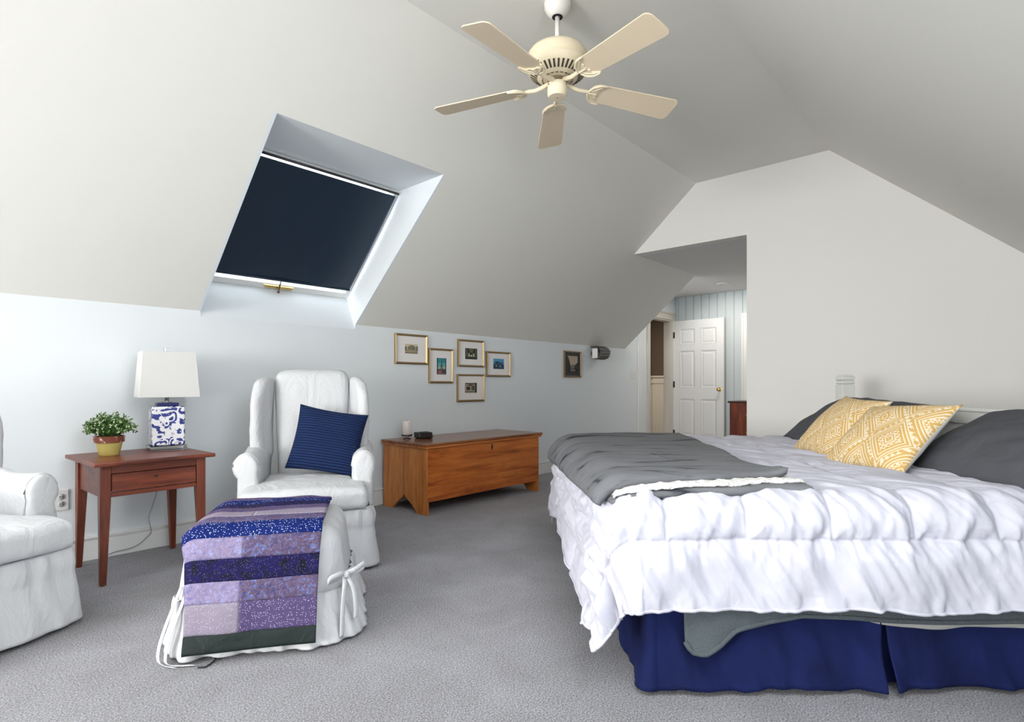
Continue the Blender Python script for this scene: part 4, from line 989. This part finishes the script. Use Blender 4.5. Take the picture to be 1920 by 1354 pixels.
for i in range(12):
    v0, v1 = QV[i], QV[i+1]
    halves = [(qx0, qx1, QF[i])] if not isinstance(QF[i], tuple) else [(qx0, qx0+QW*.46, QF[i][0]), (qx0+QW*.46, qx1, QF[i][1])]
    for x0, x1, m_ in halves:
        nx = max(12, int((x1-x0)/.010)); nv_ = max(8, int((v1-v0)/.008))
        X_, V_ = np.meshgrid(np.linspace(x0, x1, nx), np.linspace(v0, v1, nv_), indexing='ij')
        skew = .035*(X_-qx0)/QW*np.where(V_ > .8, 1, V_/.8)*0
        P = quilt_pos(X_, V_-skew)
        if i == 11: P[..., 2] = np.maximum(P[..., 2], .012)
        ed = np.minimum(V_-v0, v1-V_); P[..., 1] += 0; P[..., 2] -= .003*np.exp(-(ed/.006)**2)*(V_ < .55)
        P[..., 1] += .003*np.exp(-(ed/.006)**2)*(V_ >= .55)
        grid('binding' if i == 11 else 'patchwork_strip', P, m_, ql, .010)
M_THREAD = mat('thread_dark', (.02, .02, .03), .8)
for xq, vq in [(-.22, .78), (-.18, .58), (-.02, .57), (.05, .50), (.12, .50), (.08, .76), (.16, .74), (-.25, .86), (.0, .30), (-.12, .28), (.12, .22)]:
    pts = []
    for k in range(5):
        xa = np.array([xq+.01*math.sin(k+xq*30)]); va_ = np.array([vq+k*.011]); p_ = quilt_pos(xa, va_)[0]; pts.append(Vector(p_)+Vector((0, -.006, .006 if vq < .5 else .002)))
    MB().tube(pts, .0016, 5).build('tie_thread', M_THREAD, ql)
# loose thread on the carpet
b = MB(); pts = [on_z(x, y, .004) for x, y in [(371, 1252), (385, 1251), (393, 1246), (401, 1240), (407, 1230), (410, 1220)]]; b.tube(pts, .003, 6)
tag(b.build('loose_thread', M_THREAD, None, True), 'short dark thread lying on the carpet below the quilt', 'thread')

# ------------------------------------------------------------------ pictures on the left wall
M_GOLD = mat('gold_frame', (.37, .265, .125), .38, .8); M_MATB = mat('mat_board', (.80, .78, .77), .8)
def flat(c): return mat('print_ink', c, .5, spec=.3)
def picture(x0, x1, z0, z1, win, shapes, label, frame_m=M_GOLD, mat_m=M_MATB, fw_=.020, roll=0, grp='small framed pictures on the left wall', dp=.022):
    """win: print window as fractions; shapes: list of (colour, polygon in window units 0..1)"""
    w2, h2 = (x1-x0)/2, (z1-z0)/2
    e = empty('framed_picture', ((x0+x1)/2, YW-.001, (z0+z1)/2), 0, label, 'picture', grp); e.rotation_euler = (0, roll, 0)
    b = MB()
    oq = [(-w2, -h2), (w2, -h2), (w2, h2), (-w2, h2)]; iq = [(-w2+fw_, -h2+fw_), (w2-fw_, -h2+fw_), (w2-fw_, h2-fw_), (-w2+fw_, h2-fw_)]
    mq = [((a_[0]+b_[0])/2, (a_[1]+b_[1])/2) for a_, b_ in zip(oq, iq)]
    for i in range(4):
        j = (i+1) % 4
        V = [(*q, ) for q in [(oq[i][0], 0, oq[i][1]), (oq[j][0], 0, oq[j][1]), (iq[j][0], 0, iq[j][1]), (iq[i][0], 0, iq[i][1]),
             (oq[i][0], -dp*.75, oq[i][1]), (oq[j][0], -dp*.75, oq[j][1]), (mq[j][0], -dp, mq[j][1]), (mq[i][0], -dp, mq[i][1]), (iq[j][0], -dp*.45, iq[j][1]), (iq[i][0], -dp*.45, iq[i][1])]]
        b.add(V, [(0, 1, 5, 4), (4, 5, 6, 7), (7, 6, 8, 9), (9, 8, 2, 3), (0, 3, 2, 1), (0, 4, 7, 9, 3), (1, 2, 8, 6, 5)])
    b.build('frame', frame_m, e)
    b = MB(); b.box(-w2+fw_*.8, w2-fw_*.8, -.008, -.002, -h2+fw_*.8, h2-fw_*.8); b.build('mat_board', mat_m, e)
    iw, ih = w2-fw_, h2-fw_
    X = lambda u_: -iw+2*iw*(win[0]+(win[1]-win[0])*u_); Zq = lambda v_: -ih+2*ih*(win[2]+(win[3]-win[2])*v_)
    V, Fc, ms, mi = [], [], [], []
    for k, (c, poly) in enumerate(shapes):
        k0 = len(V); V += [(X(u_), -.0085-.0002*k, Zq(v_)) for u_, v_ in poly]; Fc.append(tuple(range(k0, len(V)))); ms.append(flat(c)); mi.append(k)
    o = mesh('print', V, Fc, None, e, False, ms, mi)
    return e
def R4(x0, x1, y0, y1): return [(x0, y0), (x1, y0), (x1, y1), (x0, y1)]
FULL = R4(0, 1, 0, 1)
sh1 = [((205, 195, 165), FULL), ((120, 110, 90), R4(0, 1, 0, .12)), ((165, 150, 120), R4(0, 1, .12, .4)), ((110, 105, 85), R4(0, .14, .3, .72)), ((100, 95, 78), R4(.88, 1, .3, .78)), ((150, 145, 125), R4(.2, .82, .36, .72)), ((130, 122, 100), R4(.28, .74, .72, .82)), ((120, 115, 95), [(.38, .82), (.64, .82), (.51, .9)])]
for i in range(8): sh1.append(((85, 82, 68), R4(.23+i*.075, .265+i*.075, .42, .54))); sh1.append(((95, 92, 78), R4(.23+i*.075, .265+i*.075, .58, .69)))
picture(3.00, 3.370, 1.230, 1.504, (.28, .72, .33, .70), sh1, 'gold-framed sepia print of a grand building, leftmost on the wall')
sh2 = [((60, 140, 150), FULL), ((95, 170, 170), R4(0, 1, .45, .7)), ((165, 185, 160), R4(0, 1, .32, .48)), ((110, 85, 85), R4(0, 1, 0, .33)), ((150, 105, 100), R4(.1, .5, .05, .2)), ((75, 70, 80), R4(.55, .95, .1, .3)), ((40, 60, 70), [(.36, .3), (.44, .3), (.5, .55), (.56, .3), (.64, .3), (.54, .66), (.52, .98), (.5, .98), (.47, .66)]), ((20, 50, 58), R4(0, .1, 0, 1)), ((20, 50, 58), R4(.92, 1, 0, 1))]
picture(3.388, 3.692, 1.057, 1.389, (.30, .74, .22, .76), sh2, 'tall gold-framed print of a tower against a turquoise sky')
sh3 = [((52, 55, 45), FULL), ((30, 33, 28), R4(0, 1, .0, .12)), ((90, 95, 80), R4(.05, .2, .2, .9)), ((85, 90, 75), R4(.8, .95, .2, .9)), ((40, 45, 42), R4(.2, .8, .45, .95)), ((110, 100, 70), [(.3, .95), (.7, .95), (.6, .6), (.4, .6)]), ((70, 75, 70), R4(0, 1, .12, .24)),
       ((190, 195, 165), [(.22, .42), (.38, .42), (.30, .6)]), ((190, 195, 165), [(.6, .42), (.78, .42), (.69, .6)]), ((210, 210, 185), R4(.25, .38, .26, .38)), ((215, 215, 190), R4(.44, .56, .26, .4)), ((210, 210, 185), R4(.62, .76, .26, .38))]
picture(3.755, 4.122, 1.222, 1.495, (.25, .77, .25, .72), sh3, 'gold-framed dark street print, upper one of the stacked pair')
sh4 = [((62, 125, 165), FULL), ((80, 150, 190), R4(0, 1, .7, 1)), ((35, 60, 80), R4(0, 1, 0, .45)), ((45, 80, 100), [(.1, .4), (.3, .75), (.5, .5), (.7, .68), (.9, .4)]), ((110, 140, 150), R4(.2, .35, .2, .4)), ((95, 125, 140), R4(.55, .75, .15, .38)), ((28, 45, 55), [(.2, .7), (.5, .74), (.55, .62), (.22, .6)])]
picture(4.155, 4.530, 1.126, 1.393, (.27, .76, .28, .76), sh4, 'gold-framed blue city print, rightmost of the five together')
sh5 = [((165, 160, 140), FULL), ((45, 40, 38), R4(.05, .82, .86, .95)), ((130, 70, 65), [(.25, .74), (.7, .74), (.6, .84), (.35, .84)]), ((60, 55, 50), R4(.08, .8, .68, .74)), ((28, 24, 24), R4(.12, .42, .3, .6)), ((28, 24, 24), R4(.55, .78, .3, .62)), ((175, 165, 140), R4(.42, .5, .2, .64)), ((70, 68, 62), R4(.82, 1, .05, 1)), ((110, 100, 88), R4(0, .8, .1, .2)), ((150, 60, 55), R4(.16, .22, .36, .5)), ((190, 180, 150), R4(.6, .68, .4, .5))]
picture(3.748, 4.128, .871, 1.148, (.25, .74, .28, .72), sh5, 'gold-framed shopfront print, lower one of the stacked pair', roll=R_(.0))
sh6 = [((175, 160, 140), FULL), ((45, 40, 36), [(0, 0), (.35, 0), (.3, .45), (.12, .85), (0, 1)]), ((60, 54, 48), [(1, 0), (.6, 0), (.62, .4), (1, .62)]), ((35, 32, 30), R4(0, 1, 0, .25)), ((120, 110, 98), R4(.3, .75, .08, .2)), ((75, 68, 60), [(.3, .28), (.6, .28), (.58, .5), (.42, .44)]), ((150, 140, 125), R4(.45, .6, .3, .38))]
M_PAST = mat('mat_dark', (.008, .014, .022), .5)
picture(5.51, 5.872, 1.132, 1.460, (.16, .84, .13, .86), sh6, 'dark-matted framed street picture hanging alone near the hall', mat('frame_bronze', (.30, .20, .11), .35, .6), M_PAST, .022)
# small wall lamp under the slope
wl = empty('wall_lamp', (6.20, YW, 1.455), 0, 'small grey wall lamp with a white front beneath the slope', 'lamp')
M_WLG = fabric('lamp_grey', (.16, .155, .15), .8, .5, 12); M_WLW = mat('lamp_front', (.78, .78, .76), .4)
th_ = np.linspace(0, 2*np.pi, 60, endpoint=False); xs_ = np.linspace(-.12, .11, 14)
rr = (.082+.008*np.sin(th_*14))[:, None]*(1-.10*np.abs(xs_/.12)**3)[None, :]
P = np.stack([np.broadcast_to(xs_[None, :], rr.shape)+.004*np.sin(th_*5)[:, None], -.095+rr*np.cos(th_)[:, None], rr*np.sin(th_)[:, None]], -1)
grid('shade', P, M_WLG, wl, .003, closed_u=True)
b = MB(); b.box(-.150, -.122, -.135, -.055, -.075, .055); b.build('front_plate', M_WLW, wl, bevel=.01, seg=3)
b = MB(); b.box(-.155, .0, -.16, -.03, .062, .084); b.build('cap', mat('lamp_cap', (.07, .068, .065), .5), wl, bevel=.008)
b = MB(); b.box(-.03, .03, -.02, 0, -.05, .05).tube([(0, -.02, 0), (0, -.05, 0)], .012, 10); b.build('wall_mount', M_WLW, wl)

# ------------------------------------------------------------------ ceiling fan
FX, FY = 2.345, 1.785
M_ALM = paint('fan_almond', (.80, .70, .51), .4); M_BLADE = paint('fan_blade', (.80, .67, .49), .5); M_FANW = paint('fan_white', (.80, .78, .74), .35)
fn_ = empty('ceiling_fan', (FX, FY, ZC), 0, 'cream five-blade ceiling fan hanging from the flat ceiling', 'fan')
L_ = lambda prof, name, m_, n=40: smooth_angle(MB().lathe(prof, n).build(name, m_, fn_), 35)
L_([(.066, 0), (.070, -.012), (.068, -.04), (.052, -.068), (.036, -.082), (.030, -.084)][::-1], 'canopy', M_FANW)
L_([(.0, -.086), (.028, -.086), (.028, -.080), (.0, -.080)], 'hanger_ball', M_DARK, 20)
MB().tube([(0, 0, -.08), (0, 0, -.27)], .0125, 16).build('downrod', M_FANW, fn_, True)
L_([(.02, -.245), (.03, -.25), (.11, -.258), (.142, -.270), (.156, -.290), (.158, -.318), (.154, -.324), (.151, -.328), (.160, -.334), (.163, -.350), (.150, -.378), (.100, -.408), (.085, -.414), (.04, -.416)][::-1], 'motor_housing', M_ALM, 56)
# vent slots in the lower dish
b = MB()
for k in range(36):
    a_ = 2*math.pi*k/36
    Mq = Matrix.Rotation(a_, 4, 'Z') @ Matrix.Translation((.1255, 0, -.3935)) @ Matrix.Rotation(R_(-31), 4, 'Y')
    b.box(-.022, .022, -.0048, .0048, -.0012, .0012, Mq)
for k in range(20):
    a_ = 2*math.pi*k/20; Mq = Matrix.Rotation(a_, 4, 'Z') @ Matrix.Translation((.078, 0, -.4145)); b.box(-.0025, .0025, -.008, .008, -.0015, .0015, Mq)
b.build('vent_slots', mat('slot_dark', (.06, .045, .03), .8), fn_)
L_([(.05, -.414), (.052, -.43), (.03, -.436), (.02, -.436)][::-1], 'flywheel', mat('flywheel', (.30, .25, .18), .4, .5), 30)
L_([(.046, -.432), (.052, -.438), (.053, -.492), (.045, -.506), (.015, -.508), (.001, -.508)][::-1], 'switch_housing', M_ALM, 36)
b = MB()
for k in range(3):
    a_ = R_(40+k*120); b.lathe([(.004, 0), (.003, .002), (.0005, .002)], 8, M=Matrix.Rotation(a_, 4, 'Z') @ Matrix.Translation((.0525, 0, -.45)) @ Matrix.Rotation(math.pi/2, 4, 'Y'))
    b.lathe([(.006, 0), (.005, .003), (.0005, .003)], 8, M=Matrix.Rotation(a_+.3, 4, 'Z') @ Matrix.Translation((.150, 0, -.372)) @ Matrix.Rotation(math.pi/2, 4, 'Y'))
b.lathe([(.0045, 0), (.0005, .0005)], 8, M=Matrix.Translation((0, 0, -.5085)) @ Matrix.Rotation(math.pi, 4, 'X')); b.build('screws', mat('screw', (.15, .10, .05), .4, .7), fn_)
def blade_mesh():
    r0, r1 = .205, .69; pts = []
    w0, w1 = .063, .080
    pts += [(r0, -w0+.012), (r0+.015, -w0)]
    for k in range(9):
        a_ = -math.pi/2+math.pi/2*k/8; pts.append((r1-.030+.030*math.cos(a_)*1.0, -w1+.035+.035*math.sin(a_)))
    for k in range(9):
        a_ = math.pi/2*k/8; pts.append((r1-.030+.030*math.cos(a_), w1-.035+.035*math.sin(a_)))
    pts += [(r0+.015, w0), (r0, w0-.012)]
    b = MB(); b.prism([(x, y, -.003) for x, y in pts], (0, 0, .006)); return b
def bracket_mesh():
    b = MB()
    b.tube([(.045, 0, .012), (.08, 0, .0), (.12, 0, -.008), (.165, 0, -.004), (.185, 0, -.006)], [.010, .012, .0115, .010, .008], 10)
    for s in (-1, 1):
        out = [(.172, 0), (.178, s*.020), (.192, s*.042), (.218, s*.056), (.252, s*.060), (.262, s*.054), (.240, s*.044), (.226, s*.030), (.232, s*.018), (.222, s*.010), (.226, 0)]
        b.prism([(x, y, -.010) for x, y in out], (0, 0, .007))
        b.tube([(.175, s*.008, -.011), (.190, s*.036, -.012), (.222, s*.053, -.012), (.258, s*.057, -.010)], [.005, .0055, .0045, .003], 6)
        b.tube([(.19, s*.012, -.011), (.21, s*.028, -.012), (.236, s*.046, -.010)], .0035, 6)
    b.tube([(.18, 0, -.011), (.224, 0, -.012)], [.006, .003], 6)
    return b
bm0 = bk0 = None
for k, ang in enumerate([-103.5, -31.0, 41.5, 113.5, -174.5]):
    Mq = Matrix.Rotation(R_(ang), 4, 'Z') @ Matrix.Translation((0, 0, -.437)) @ Matrix.Rotation(R_(3.2), 4, 'Y') @ Matrix.Rotation(R_(-12), 4, 'X')
    if k == 0:
        ob = blade_mesh().build('blade', M_BLADE, fn_, bevel=.002); br = bracket_mesh().build('blade_bracket', M_ALM, fn_); bm0, bk0 = ob, br; smooth_angle(br, 50); [setattr(v_, 'co', Vector((v_.co.x*1.0, v_.co.y*1.2, v_.co.z))) for v_ in br.data.vertices if v_.co.x > .17]
    else:
        ob = bm0.copy(); COL.objects.link(ob); br = bk0.copy(); COL.objects.link(br)
    ob.matrix_local = Mq; br.matrix_local = Mq
